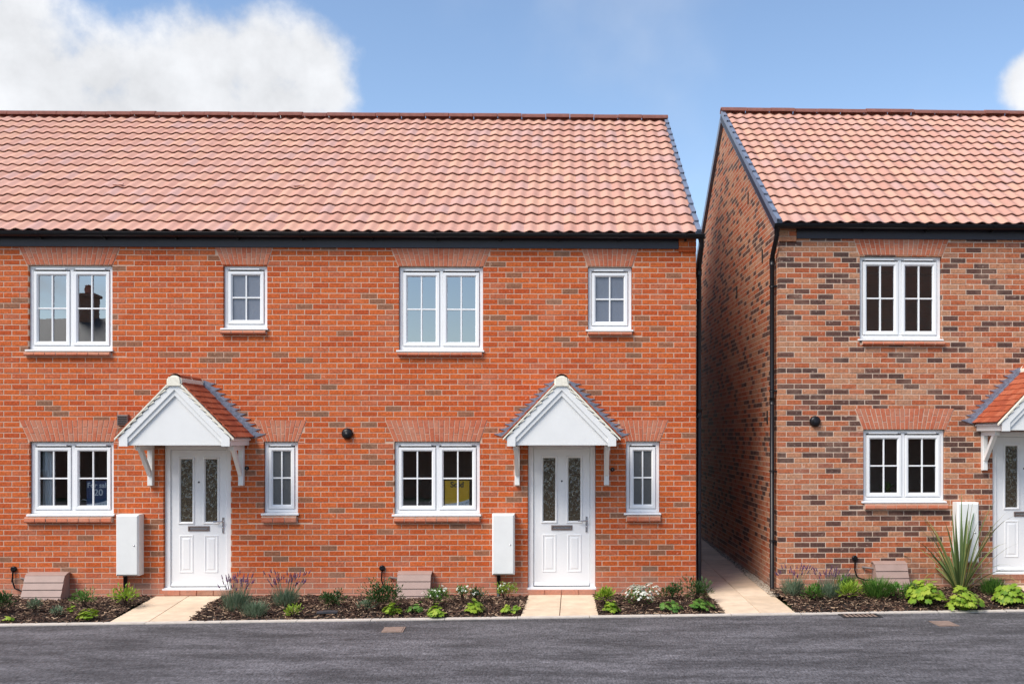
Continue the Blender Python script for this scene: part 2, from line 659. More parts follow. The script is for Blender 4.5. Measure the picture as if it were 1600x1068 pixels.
def lay_bricks(lo, hi, z0, z1, blockers, tintf, off=0.0, corner_lo=None, corner_hi=None):
    """stretcher bond. lo(z), hi(z): wall limits; blockers: (zb, zt, xlb, xrb, xlt, xrt). Yields (piece, z0, z1, full, tint)"""
    out = []
    nc = int((z1 - z0) / .075) + 1
    for c in range(nc):
        a0 = z0 + c * .075
        a1 = min(a0 + BH, z1)
        if a1 - a0 < .015:
            continue
        L0, L1, H0, H1 = lo(a0), lo(a1), hi(a0), hi(a1)
        if min(H0, H1) - max(L0, L1) < .03:
            continue
        xmin, xmax = min(L0, L1), max(H0, H1)
        k0 = int((xmin - off) / .225) - 2
        k1 = int((xmax - off) / .225) + 2
        for k in range(k0, k1 + 1):
            xa = off + k * .225 + (c % 2) * .1125
            xb = xa + BL
            if xb < xmin or xa > xmax:
                continue
            tint = tintf(c, k)
            cuts = sorted({a0, a1} | {q for bl in blockers for q in (bl[0], bl[1]) if a0 + .004 < q < a1 - .004 and xb > min(bl[2], bl[4]) and xa < max(bl[3], bl[5])})
            full = len(cuts) == 2 and a1 - a0 > .06
            for q0, q1 in zip(cuts[:-1], cuts[1:]):
                if q1 - q0 < .012:
                    continue
                l0, l1, h0, h1 = lo(q0), lo(q1), hi(q0), hi(q1)
                pieces = [(max(xa, l0), max(xa, l1), min(xb, h0), min(xb, h1))]
                for zb, zt, xlb, xrb, xlt, xrt in blockers:
                    if zt <= q0 + .003 or zb >= q1 - .003:
                        continue
                    f0, f1 = (q0 - zb) / (zt - zb), (q1 - zb) / (zt - zb)
                    e = [xlb + (xlt - xlb) * f0, xlb + (xlt - xlb) * f1, xrb + (xrt - xrb) * f0, xrb + (xrt - xrb) * f1]
                    nxt = []
                    for p in pieces:
                        nxt.append((p[0], p[1], min(p[2], e[0]), min(p[3], e[1])))
                        nxt.append((max(p[0], e[2]), max(p[1], e[3]), p[2], p[3]))
                    pieces = [p for p in nxt if p[2] - p[0] > .008 and p[3] - p[1] > .008]
                for p in pieces:
                    if p[2] - p[0] > .008 and p[3] - p[1] > .008:
                        isfull = full and abs(p[2] - p[0] - BL) < 1e-5 and abs(p[3] - p[1] - BL) < 1e-5
                        out.append((p, q0, q1, isfull, tint))
    return out


def make_tint(seed, dark, run):
    r = random.Random(seed)
    cache = {}

    def f(c, k):
        if (c, k) not in cache:
            prev = cache.get((c, k - 1), 0)
            pd = dark
            if prev > .88:
                pd = run
            if r.random() < pd:
                cache[(c, k)] = r.uniform(.9, 1.0)
            else:
                cache[(c, k)] = r.uniform(0, .86)
        return cache[(c, k)]
    return f


def window(H, x0, x1, z0, z1, sashes, glassmat, ydep=.045, label=None, bars=True):
    """uPVC casement: x0..x1, z0 (bottom of frame) .. z1"""
    w = bpy.data.objects.new('window', None)
    COL.objects.link(w)
    w.parent = H
    w.location = (x0, ydep, z0)
    if label:
        w['label'] = label
    W_, h = x1 - x0, z1 - z0
    b = MB()
    fr = .05
    prof = [(0, .07), (0, .004), (.004, 0), (fr - .012, 0), (fr, .012), (fr, .07)]
    b.ring(0, W_, 0, h, prof)
    if sashes == 2:
        b.bevbox(W_ / 2 - .022, W_ / 2 + .022, .002, .07, fr, h - fr, .004)
    b.build('frame', 'upvc', w)
    # outer sill
    s = MB()
    s.prism_x([(-.075, -.032), (-.075, -.012), (-.004, .0), (-.004, -.032)], -.035, W_ + .02)
    s.build('sill', 'upvc', w)
    spans = [(fr, W_ - fr)] if sashes == 1 else [(fr, W_ / 2 - .022), (W_ / 2 + .022, W_ - fr)]
    for a, c in spans:
        q = MB()
        sb = .056
        top = h - fr - .022
        q.ring(a + .003, c - .003, fr + .003, top, [(0, .06), (0, -.006), (.005, -.011), (sb - .018, -.011), (sb, .008), (sb, .03)])
        q.build('sash', 'upvc', w)
        tv = MB()
        ww = (c - a)
        tv.bevbox(a + .07 * ww, c - .12 * ww, -.022, .01, h - fr - .004, h - fr + .016, .004)
        tv.build('trickle_vent', 'upvc', w)
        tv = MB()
        tv.box(a + .07 * ww + .004, c - .12 * ww - .004, -.013, .01, h - fr - .013, h - fr - .0045)  # dark strip painting in the slot shadow below the trickle vent
        tv.build('slot_shadow', 'dark_gap', w)
        gx0, gx1, gz0, gz1 = a + sb, c - sb, fr + sb, top - sb + .003
        mx, mz = (gx0 + gx1) / 2, (gz0 + gz1) / 2
        br = .010
        if bars:
            q = MB()
            q.bevbox(mx - br, mx + br, .004, .024, gz0 - .004, gz1 + .004, .003)
            q.build('glazing_bar', 'upvc', w)
            for xa, xb in ((gx0 - .004, mx - br), (mx + br, gx1 + .004)):
                q = MB()
                q.bevbox(xa, xb, .0045, .0235, mz - br, mz + br, .003)
                q.build('glazing_bar', 'upvc', w)
            for xa, xb in ((gx0 - .004, mx), (mx, gx1 + .004)):
                for za, zb in ((gz0 - .004, mz), (mz, gz1 + .004)):
                    q = MB()
                    ya = .026 + rnd.uniform(-.0006, .0006)
                    yb = .026 + rnd.uniform(-.0006, .0006)
                    if glassmat in ('glass_clear', 'glass_sky'):
                        q.quad((xa, ya, za), (xb, yb, za), (xb, yb, zb), (xa, ya, zb))
                    else:
                        q.box(xa, xb, .026, .030, za, zb)
                    q.build('pane', glassmat, w)
    # inner window board
    q = MB()
    q.box(-.05, W_ + .05, .075, .26, -.03, .0)
    q.build('window_board', 'upvc', w)
    return w


def brick_sill(H, x0, x1, z0, z1):
    s = bpy.data.objects.new('brick_sill', None)
    COL.objects.link(s)
    s.parent = H
    s.location = (x0, 0, z0)
    n = max(3, round((x1 - x0) / .152))
    st = (x1 - x0) / n
    h = z1 - z0
    for i in range(n):
        b = MB()
        t = rnd.random()
        j = rnd.uniform(-.003, .003)
        b.prism_x([(-.055 + j, .004), (-.062 + j, .02), (-.056 + j, h * .62), (-.035, h - .012), (.07, h + .004), (.07, 0), (-.04 + j, 0)], i * st + .006, (i + 1) * st - .006, t)
        b.build('brick', 'brick_arch', s)
    b = MB()
    b.box(.004, x1 - x0 - .004, -.05, .06, .004, h - .012)
    b.build('mortar_bed', 'mortar', s)


def arch(H, xlb, xrb, xlt, xrt, zb, zt, mort):
    s = bpy.data.objects.new('window_arch', None)
    COL.objects.link(s)
    s.parent = H
    s.location = (xlb, 0, zb)
    n = max(7, round((xrt - xlt) / .073))
    h = zt - zb
    g = .005

    def X(i, f):
        return (xlb + (xrb - xlb) * i / n) * (1 - f) + (xlt + (xrt - xlt) * i / n) * f - xlb
    for i in range(n):
        sp = .36 if i % 2 else .66
        for f0, f1 in ((0, sp - .016), (sp + .016, 1)):
            b = MB()
            y = rnd.uniform(-.006, -.003)
            brick_piece(b, (X(i, f0) + g, X(i, f1) + g, X(i + 1, f0) - g, X(i + 1, f1) - g), f0 * h, f1 * h, y, .09, lambda a, d, z: (a, d, z), rnd.random())
            b.build('brick', 'brick_arch', s)
    b = MB()
    b.prism([(X(0, 0), .004), (X(n, 0), .004), (X(n, 1), h - .003), (X(0, 1), h - .003)], .001, .085)
    b.build('mortar_bed', mort, s)
    return (zb, zt, xlb - .006, xrb + .006, xlt - .006, xrt + .006)


def door(H, x0, x1, z0, z1, label=None):
    d = bpy.data.objects.new('front_door', None)
    COL.objects.link(d)
    d.parent = H
    d.location = (x0, .05, z0)
    if label:
        d['label'] = label
    w, h = x1 - x0, z1 - z0
    b = MB()
    fr = .075
    n = len(b.v)
    for xa, xb in ((0, fr), (w - fr, w)):
        b.bevbox(xa, xb, 0, .07, 0, h, .005)
    b.bevbox(fr + .0005, w - fr - .0005, .0005, .07, h - fr, h, .005)
    b.build('frame', 'upvc', d)
    b = MB()
    b.prism_x([(-.05, 0), (-.05, .022), (.0, .035), (.055, .035), (.055, 0)], -.02, w + .02)
    b.build('threshold', 'upvc', d)
    lx0, lx1, lz0, lz1 = fr + .004, w - fr - .004, .045, h - fr - .004
    lw = lx1 - lx0
    # leaf with glazed openings
    gl = []
    for fa, fb in ((.165, .385), (.615, .835)):
        gl.append((lx0 + fa * lw, lx0 + fb * lw))
    gz0, gz1 = z_frac(h, .465), z_frac(h, .90)
    b = MB()
    xs = [lx0, gl[0][0], gl[0][1], gl[1][0], gl[1][1], lx1]
    zs = [lz0, gz0, gz1, lz1]
    yf, yb = .022, .062
    for i in range(5):
        for j in range(3):
            if j == 1 and i in (1, 3):
                continue
            b.quad((xs[i], yf, zs[j]), (xs[i + 1], yf, zs[j]), (xs[i + 1], yf, zs[j + 1]), (xs[i], yf, zs[j + 1]))
            b.quad((xs[i], yb, zs[j]), (xs[i], yb, zs[j + 1]), (xs[i + 1], yb, zs[j + 1]), (xs[i + 1], yb, zs[j]))
    for xa, xb in ((lx0, lx1),):
        b.quad((xa, yf, lz0), (xa, yf, lz1), (xa, yb, lz1), (xa, yb, lz0))
        b.quad((xb, yf, lz0), (xb, yb, lz0), (xb, yb, lz1), (xb, yf, lz1))
        b.quad((xa, yf, lz1), (xb, yf, lz1), (xb, yb, lz1), (xa, yb, lz1))
        b.quad((xa, yf, lz0), (xa, yb, lz0), (xb, yb, lz0), (xb, yf, lz0))
    # moulded lower panels and weather bar
    for (xa, xb) in gl:
        e = .012
        b.ring(xa - e, xb + e, z_frac(h, .115), z_frac(h, .375), [(0, yf + .001), (.006, yf - .007), (.016, yf - .007), (.026, yf + .0005), (.045, yf - .001), (.055, yf - .005)])
        b.quad((xa - e + .055, yf - .005, z_frac(h, .115) + .055), (xb + e - .055, yf - .005, z_frac(h, .115) + .055), (xb + e - .055, yf - .005, z_frac(h, .375) - .055), (xa - e + .055, yf - .005, z_frac(h, .375) - .055))
    b.prism_x([(yf - .03, lz0 + .004), (yf - .03, lz0 + .02), (yf + .001, lz0 + .05), (yf + .001, lz0 + .004)], lx0 + .01, lx1 - .01)
    b.build('leaf', 'door_white', d)
    for (xa, xb) in gl:
        q = MB()
        e = .028
        q.ring(xa - e, xb + e, gz0 - e, gz1 + e, [(0, yf + .002), (.002, yf - .010), (.012, yf - .014), (e - .004, yf - .008), (e + .004, yf + .012)])
        q.build('glazing_trim', 'door_white', d)
        q = MB()
        q.box(xa - .003, xb + .003, yf + .012, yf + .018, gz0 - .003, gz1 + .003)
        q.build('pane', 'glass_door', d)
    mx = (lx0 + lx1) / 2
    # letter plate
    q = MB()
    zc = z_frac(h, .42)
    q.ring(mx - .15, mx + .15, zc - .036, zc + .036, [(0, yf + .002), (.003, yf - .012), (.018, yf - .014), (.022, yf - .004)])
    lp = q.build('letter_plate', 'pipe_grey', d)
    q = MB()
    q.bevbox(mx - .126, mx + .126, yf - .009, yf + .002, zc - .013, zc + .013, .003)
    q.build('letter_flap', 'chrome', d)
    # handle
    q = MB()
    hx = lx1 - .045
    hz = z_frac(h, .455)
    q.bevbox(hx - .016, hx + .016, yf - .012, yf + .002, hz - .14, hz + .085, .005)
    q.tube([(hx, yf - .01, hz + .03), (hx, yf - .055, hz + .03), (hx - .02, yf - .06, hz + .03), (hx - .12, yf - .058, hz + .028)], .0095, 10)
    q.lathe([(.0, -.02), (.010, -.02), (.012, 0)], (hx, yf - .002, hz - .06), 'y', 12)
    q.build('handle', 'chrome', d)
    q = MB()
    q.lathe([(.013, .004), (.013, -.006), (.008, -.008)], (mx, yf, z_frac(h, .74)), 'y', 14)
    q.build('peephole', 'iron', d)
    # hall behind the glass
    return d


def z_frac(h, f):
    return h * f


def canopy(H, cx, ez, mirror=1):
    c = bpy.data.objects.new('door_canopy', None)
    COL.objects.link(c)
    c.parent = H
    c.location = (cx, 0, ez)
    hw, P = .757, .80
    rise = .775
    ang = atan2(rise, hw)
    sl = hypot(rise, hw)
    # tiles on both slopes; local slope frame
    rows, cols = 10, 5
    tmesh = []
    g = sl / rows
    for k in range(6):
        b = MB()
        wv = P / cols
        n = len(b.v)
        tt = (k + .5) / 6
        b.box(.002, wv - .002, 0, g + .03, 0, .011, tt)
        tmesh.append(b.mesh('tile', 'canopy_tile'))
    for sgn in (-1, 1):
        for r in range(rows):
            for q in range(cols + 1):
                # local axes: X along wall-normal (out from wall), Y up slope, Z normal
                stag = (r % 2) * .5
                d0 = (q - stag) * P / cols
                if d0 < -.01 or d0 + P / cols > P + .085:
                    if not (-.09 < d0 < P):
                        continue
                d0 = max(0.004, min(d0, P - P / cols - .002))
                if q == cols and stag == 0:
                    continue
                up = Vector((-sgn * cos(ang), 0, sin(ang)))
                outv = Vector((0, -1, 0))
                nor = Vector((sgn * sin(ang), 0, cos(ang)))
                if sgn > 0:
                    ax, org = Vector((0, 1, 0)), Vector((sgn * (hw + .012), -d0 - P / cols, -.01))
                else:
                    ax, org = Vector((0, -1, 0)), Vector((sgn * (hw + .012), -d0, -.01))
                org = org + up * (r * g) + nor * (.012 + rnd.uniform(0, .003))
                tilt = .014 / g
                upt = (up - nor * (.012 / (g + .03)) * 1.0).normalized()
                nn = ax.cross(upt)
                M = Matrix((ax, upt, nn)).transposed().to_4x4()
                M.translation = org + nor * .02
                link('tile', tmesh[rnd.randrange(6)], c, M=M)
    # deck and cream verge mortar under the tiles
    b = MB()
    for sgn in (-1, 1):
        b.prism([(sgn * (hw - .01), -.03), (sgn * (hw - .01), -.012), (0, rise - .006), (0, rise - .03)], -P + .012, -.003)
    b.build('deck', 'white_paint', c)
    b = MB()
    for sgn in (-1, 1):
        pts = [(sgn * (hw + .02), -.026), (sgn * (hw + .02), .0), (sgn * .005, rise + .028), (sgn * .005, rise - .0)]
        b.prism(pts, -P - .028, -P + .010)
        for r in range(rows - 1):     # ragged pointing between the tile ends
            u = (r + .85) / rows
            x, z = sgn * (hw + .012) * (1 - u), -.012 + rise * u
            b.prism([(x + sgn * .035, z - .03), (x + sgn * .028, z - .012), (x - sgn * .05, z + .046), (x - sgn * .06, z + .03)], -P - .024, -P + .02)
    b.build('verge_mortar', 'mortar_cream', c)
    # ridge: two half-round tiles bedded in mortar
    for a0, a1 in ((.03, .40), (.42, .79)):
        b = MB()
        n = len(b.v)
        for y in (-a0, -a1):
            for j in range(9):
                w = pi * j / 8
                b.v.append((.088 * cos(w), y, rise + .002 + .075 * sin(w)))
        for j in range(8):
            b.face((n + j, n + j + 1, n + 9 + j + 1, n + 9 + j), rnd.random(), True)
        b.build('ridge_tile', 'canopy_tile', c)
    b = MB()
    for ya, yb, r in ((-.395, -.425, .094), (-.785, -.826, .072), (-.005, -.035, .094)):
        b.prism([(r * cos(pi * j / 10), rise - .01 + (r * .86) * sin(pi * j / 10)) for j in range(11)], yb, ya)
    for sgn in (-1, 1):
        b.prism([(sgn * .075, rise - .06), (sgn * .10, rise - .055), (sgn * .095, rise + .01), (sgn * .075, rise + .02)], -P - .01, -.01)
    b.prism([(-.085, rise - .085), (.085, rise - .085), (.07, rise + .03), (-.07, rise + .03)], -P - .034, -P + .0105)
    b.build('ridge_mortar', 'mortar_cream', c)
    # barge boards: outer and inner step, with square feet
    for sgn in (-1, 1):
        b = MB()
        o0, i0 = .0, .105
        x_out, x_in = hw - .02, hw - .02 - .13

        def board(d_out, d_in, ya, yb, foot):
            # d_*: perpendicular offsets below the roof line
            k = 1 / cos(ang)
            pts = [(sgn * (hw - .0), -.035 - d_out * k * 0 + 0), ]
            zt = rise - .03
            s_ = rise / hw
            def zline(x, d):
                return zt - s_ * abs(x) - d * k
            xo = hw - .035
            pts = [(0, zline(0, d_out)), (sgn * xo, zline(xo, d_out)), (sgn * xo, foot), (sgn * (xo - .11), foot), (sgn * (xo - .11), zline(xo - .11, d_in)) if zline(xo - .11, d_in) > foot else (sgn * (xo - .112), foot + .001), (0, zline(0, d_in))]
            b.prism(pts, ya, yb)
        board(.0, .075, -P - .012, -P + .02, -.105)
        board(.055, .128, -P + .004, -P + .03, -.100)
        b.build('barge_board', 'white_paint', c)
    b = MB()
    s_ = rise / hw
    k = 1 / cos(ang)
    zt = rise - .03 - .10 * k
    b.prism([(-(zt + .075) / s_, -.075), ((zt + .075) / s_, -.075), (0, zt)], -P + .028, -P + .045)
    b.build('gable_panel', 'white_paint', c)
    b = MB()
    b.box(-hw + .075, hw - .075, -P + .025, -.004, -.092, -.076)
    for sgn in (-1, 1):
        xa, xb = sorted((sgn * (hw - .035), sgn * (hw - .075)))
        b.box(xa, xb, -P + .032, -.003, -.10, -.022)
    b.build('soffit', 'white_paint', c)
    # gallows brackets
    for sgn in (-1, 1):
        x = sgn * .625
        br = bpy.data.objects.new('bracket', None)
        COL.objects.link(br)
        br.parent = c
        b = MB()
        b.bevbox(x - .035, x + .035, -.075, -.002, -.66, -.103, .006)
        b.bevbox(x - .034, x + .034, -.46, -.0755, -.165, -.104, .006)
        M = Matrix.Translation((x, -.40, -.125)) @ Matrix.Rotation(radians(41), 4, 'X')
        L = .50
        b.box(-.026, .026, -.03, .03, -L, .0, .5, M)
        for o in (b.build('bracket', 'white_paint', c),):
            pass
        bpy.data.objects.remove(br)
    # stepped lead flashing against the wall
    for sgn in (-1, 1):
        b = MB()
        ns = 11
        lo_, hi_ = [], []
        for i in range(ns):
            u0, u1 = i / ns, (i + 1) / ns
            x0_, x1_ = hw * (1 - u0) + .02, hw * (1 - u1) + .02
            zA, zB = rise * u0 + .0, rise * u1 + .0
            w_ = .175
            jit = rnd.uniform(-.008, .008)
            b.prism([(sgn * x0_, zA - .005), (sgn * (x0_ + w_ + jit), zA + .058), (sgn * (x0_ + .10 + jit), zA + .066), (sgn * (x1_ + .085), zB + .03), (sgn * x1_, zB - .005)], -.012 - .0012 * (i % 2), -.0015)
        b.prism([(sgn * (hw + .03), -.0), (sgn * (hw + .045), .035), (sgn * .045, rise + .045), (sgn * .045, rise)], -.03, -.0145)
        b.build('lead_flashing', 'lead', c)
    return c


def pantile_profile(nseg):
    pr = []
    for i in range(nseg + 1):
        u = i / nseg
        w = .5 - .5 * cos(2 * pi * u)
        pr.append((u, .028 * (w ** 1.2)))
    return pr


TW = .187


def pantile(b, x, t, L, mp, tint, nseg=8):
    pr = pantile_profile(nseg)
    th, lift = .010, .032
    n = len(b.v)
    k = nseg + 1
    w = TW + .006
    jl = rnd.uniform(-.002, .002)
    for (tt, nn) in ((0, lift + jl), (L, .0)):
        for u, h in pr:
            b.v.append(mp(x + u * w, t + tt, nn + h))
    for (tt, nn) in ((0, lift + jl), (0, lift + jl - th)):
        for u, h in pr:
            b.v.append(mp(x + u * w, t + tt, nn + h))
    for u, h in pr:
        b.v.append(mp(x + u * w, t + .12, lift * .55 - th + h))
    for i in range(nseg):
        b.face((n + i, n + i + 1, n + k + i + 1, n + k + i), tint, True)
        b.face((n + 2 * k + i, n + 2 * k + i + 1, n + 3 * k + i + 1, n + 3 * k + i), tint)
        b.face((n + 3 * k + i, n + 3 * k + i + 1, n + 4 * k + i + 1, n + 4 * k + i), tint)


def roof(H, x0, x1, ye, ze, yr, zr, seed, verge_lo, verge_hi, focus, vents=()):
    pitch = atan2(zr - ze, yr - ye)
    SL = hypot(zr - ze, yr - ye)
    global TW
    rows = 16
    g = SL / rows
    r = random.Random(seed)
    cols = round((x1 - x0 - .07) / .187)
    TW = (x1 - x0 - .07) / cols
    M = Matrix.Translation((x0, ye, ze)) @ Matrix.Rotation(pitch, 4, 'X')
    b = MB()
    Wd = x1 - x0
    b.box(0, Wd, .02, SL + .01, -.05, -.012)
    # rear slope (plain, out of sight)
    Mi = M.inverted()
    rear = [Mi @ Vector(p) for p in ((x0, yr, zr - .015), (x1, yr, zr - .015), (x1, 2 * yr - ye, ze - .015), (x0, 2 * yr - ye, ze - .015))]
    b.quad(*rear)
    R = b.build('roof', 'ridge_clay', H)
    R.matrix_local = M
    ident = lambda x, t, n: (x, t, n)
    variants = []
    for k in range(NV):
        q = MB()
        pantile(q, 0, 0, g + .05, ident, (k + .5) / NV)
        variants.append(q.mesh('tile', 'roof_tile'))
    x_off = (Wd - cols * TW) / 2
    items = []
    for j in range(rows):
        for i in range(cols):
            tnt = r.random()
            items.append((x_off + i * TW, j * g, tnt))
    items.sort(key=lambda it: hypot(it[0] + x0 - focus, it[1]))
    fieldb = MB()
    for k, (x, t, tnt) in enumerate(items):
        if k < 300:
            link('tile', variants[min(NV - 1, int(tnt * NV))], R, loc=(x, t, r.uniform(-.001, .001)))
        else:
            pantile(fieldb, x, t, g + .05, ident, tnt)
    if fieldb.v:
        o = fieldb.build('tile_field', 'roof_tile', R)
        o['kind'] = 'stuff'
    # ridge tiles
    nr = max(1, round(Wd / .45))
    st = Wd / nr
    for i in range(nr):
        q = MB()
        rr = .115
        n = len(q.v)
        e = rnd.uniform(-.007, .007)
        a0, a1 = i * st - (.03 if i == 0 else -.005), (i + 1) * st + (.03 if i == nr - 1 else -.005)
        for xx, k2 in ((a0, 1), (a1, 1)):
            for ro in (rr, rr - .016):
                for jj in range(11):
                    w = radians(8) + (pi - radians(16)) * jj / 10
                    q.v.append((xx, ro * cos(w), ro * sin(w) * .92 - .03 + e))
        tn = rnd.random()
        for jj in range(10):
            q.face((n + jj, n + jj + 1, n + 22 + jj + 1, n + 22 + jj), tn, True)
            q.face((n + jj, n + jj + 1, n + 11 + jj + 1, n + 11 + jj), tn)
            q.face((n + 22 + jj, n + 22 + jj + 1, n + 33 + jj + 1, n + 33 + jj), tn)
            q.face((n + 11 + jj, n + 11 + jj + 1, n + 33 + jj + 1, n + 33 + jj), tn)
        o = q.build('ridge_tile', 'ridge_clay', R)
        o.matrix_local = Matrix.Rotation(-pitch, 4, 'X').to_4x4()
        loc = Mi @ Vector((x0, yr, zr + .045))
        o.matrix_local = Matrix.Translation(loc) @ Matrix.Rotation(-pitch, 4, 'X')
    # dry verge caps
    for flag, xe, sg in ((verge_lo, 0, -1), (verge_hi, Wd, 1)):
        if not flag:
            continue
        vm = None
        for j in range(rows):
            if vm is None:
                q = MB()
                xs = sorted((sg * .028, -sg * .036))
                # top plate (tilted like a tile) and side skirt
                q.prism_x([(-.01, .052), (-.01, .082), (g + .02, .05), (g + .02, .022)], xs[0], xs[1])
                xs2 = sorted((sg * .010, sg * .0285))
                q.prism_x([(-.01, -.125), (-.01, .0815), (g - .012, .052), (g - .012, -.125)], xs2[0], xs2[1])
                xs3 = sorted((sg * .0075, -sg * .053))
                q.prism_x([(-.008, .0), (-.008, .051), (.012, .05), (.012, .0)], xs3[0], xs3[1])
                vm = q.mesh('verge_cap', 'verge_grey')
            link('verge_cap', vm, R, loc=(xe, j * g, 0))
        q = MB()
        xs2 = sorted((-sg * .03, sg * .006))
        q.prism_x([(0, -.115), (0, -.02), (SL, -.02), (SL, -.115)], xs2[0], xs2[1])
        q.build('verge_board', 'fascia', R)
        # rear verge trim seen edge-on against the sky
        q = MB()
        xs2 = sorted((x1 + .03, x1 - .05)) if sg > 0 else sorted((x0 - .03, x0 + .05))
        q.prism_x([(yr, zr + .03), (yr, zr - .13), (2 * yr - ye, ze - .13), (2 * yr - ye, ze + .03)], *xs2)
        o = q.build('rear_verge', 'verge_grey', R)
        o.matrix_local = Mi
    for vx, row in vents:
        q = MB()
        q.box(vx - x0, vx - x0 + .15, row * g + .03, row * g + .08, .05, .066, .9)
        q.build('vent_tile', 'roof_tile', R)
    return R, pitch, SL


def gutter(H, x0, x1, y, z, r=.058):
    b = MB()
    pro = []
    for j in range(9):
        w = pi + pi * j / 8
        pro.append((y + r * cos(w), z + r * sin(w)))
    for j in range(8, -1, -1):
        w = pi + pi * j / 8
        pro.append((y + (r - .005) * cos(w), z + (r - .005) * sin(w)))
    b.prism_x(pro, x0, x1)
    for x in (x0, x1):
        b.prism_x([(y + r * 1.06 * cos(pi + pi * j / 8), z + .003 + r * 1.06 * sin(pi + pi * j / 8)) for j in range(9)], x - .012, x + .012)
    b.tube([(x0, y - r, z), (x1, y - r, z)], .006, 6)
    G = b.build('gutter', 'black_plastic', H)
    n = int((x1 - x0) / .85)
    br = MB()
    r2 = r + .006
    pro = [(y + r2 * cos(pi + pi * j / 8), z + r2 * sin(pi + pi * j / 8)) for j in range(9)]
    pro2 = [(y + (r + .001) * cos(pi + pi * j / 8), z + (r + .001) * sin(pi + pi * j / 8)) for j in range(8, -1, -1)]
    br.prism_x([(pro[0][0] - .004, z + .014)] + pro + pro2, 0, .03)
    br.box(0, .03, y + r - .01, y + r + .03, z - .075, z + .005)
    bm_ = br.mesh('gutter_bracket', 'black_plastic')
    for i in range(n):
        link('gutter_bracket', bm_, G, loc=(x0 + .35 + i * (x1 - x0 - .6) / max(1, n - 1) + rnd.uniform(-.08, .08), 0, 0))
    return G


def downpipe(H, pts, zs):
    b = MB()
    b.tube(pts, .034, 14)
    x, y = pts[-1][0], pts[-1][1]
    for z in zs:
        b.tube([(x, y, z + .05), (x, y, z - .05)], .041, 14)
    P = b.build('downpipe', 'black_plastic', H)
    return P


def pipe_clip(P, x, y, z, sg):
    b = MB()
    b.tube([(x, y, z + .014), (x, y, z - .014)], .043, 14)
    xs = sorted((x, x + sg * .06))
    b.box(xs[0], xs[1], y - .05, y + .05, z - .011, z + .011)
    b.build('pipe_clip', 'black_plastic', P)


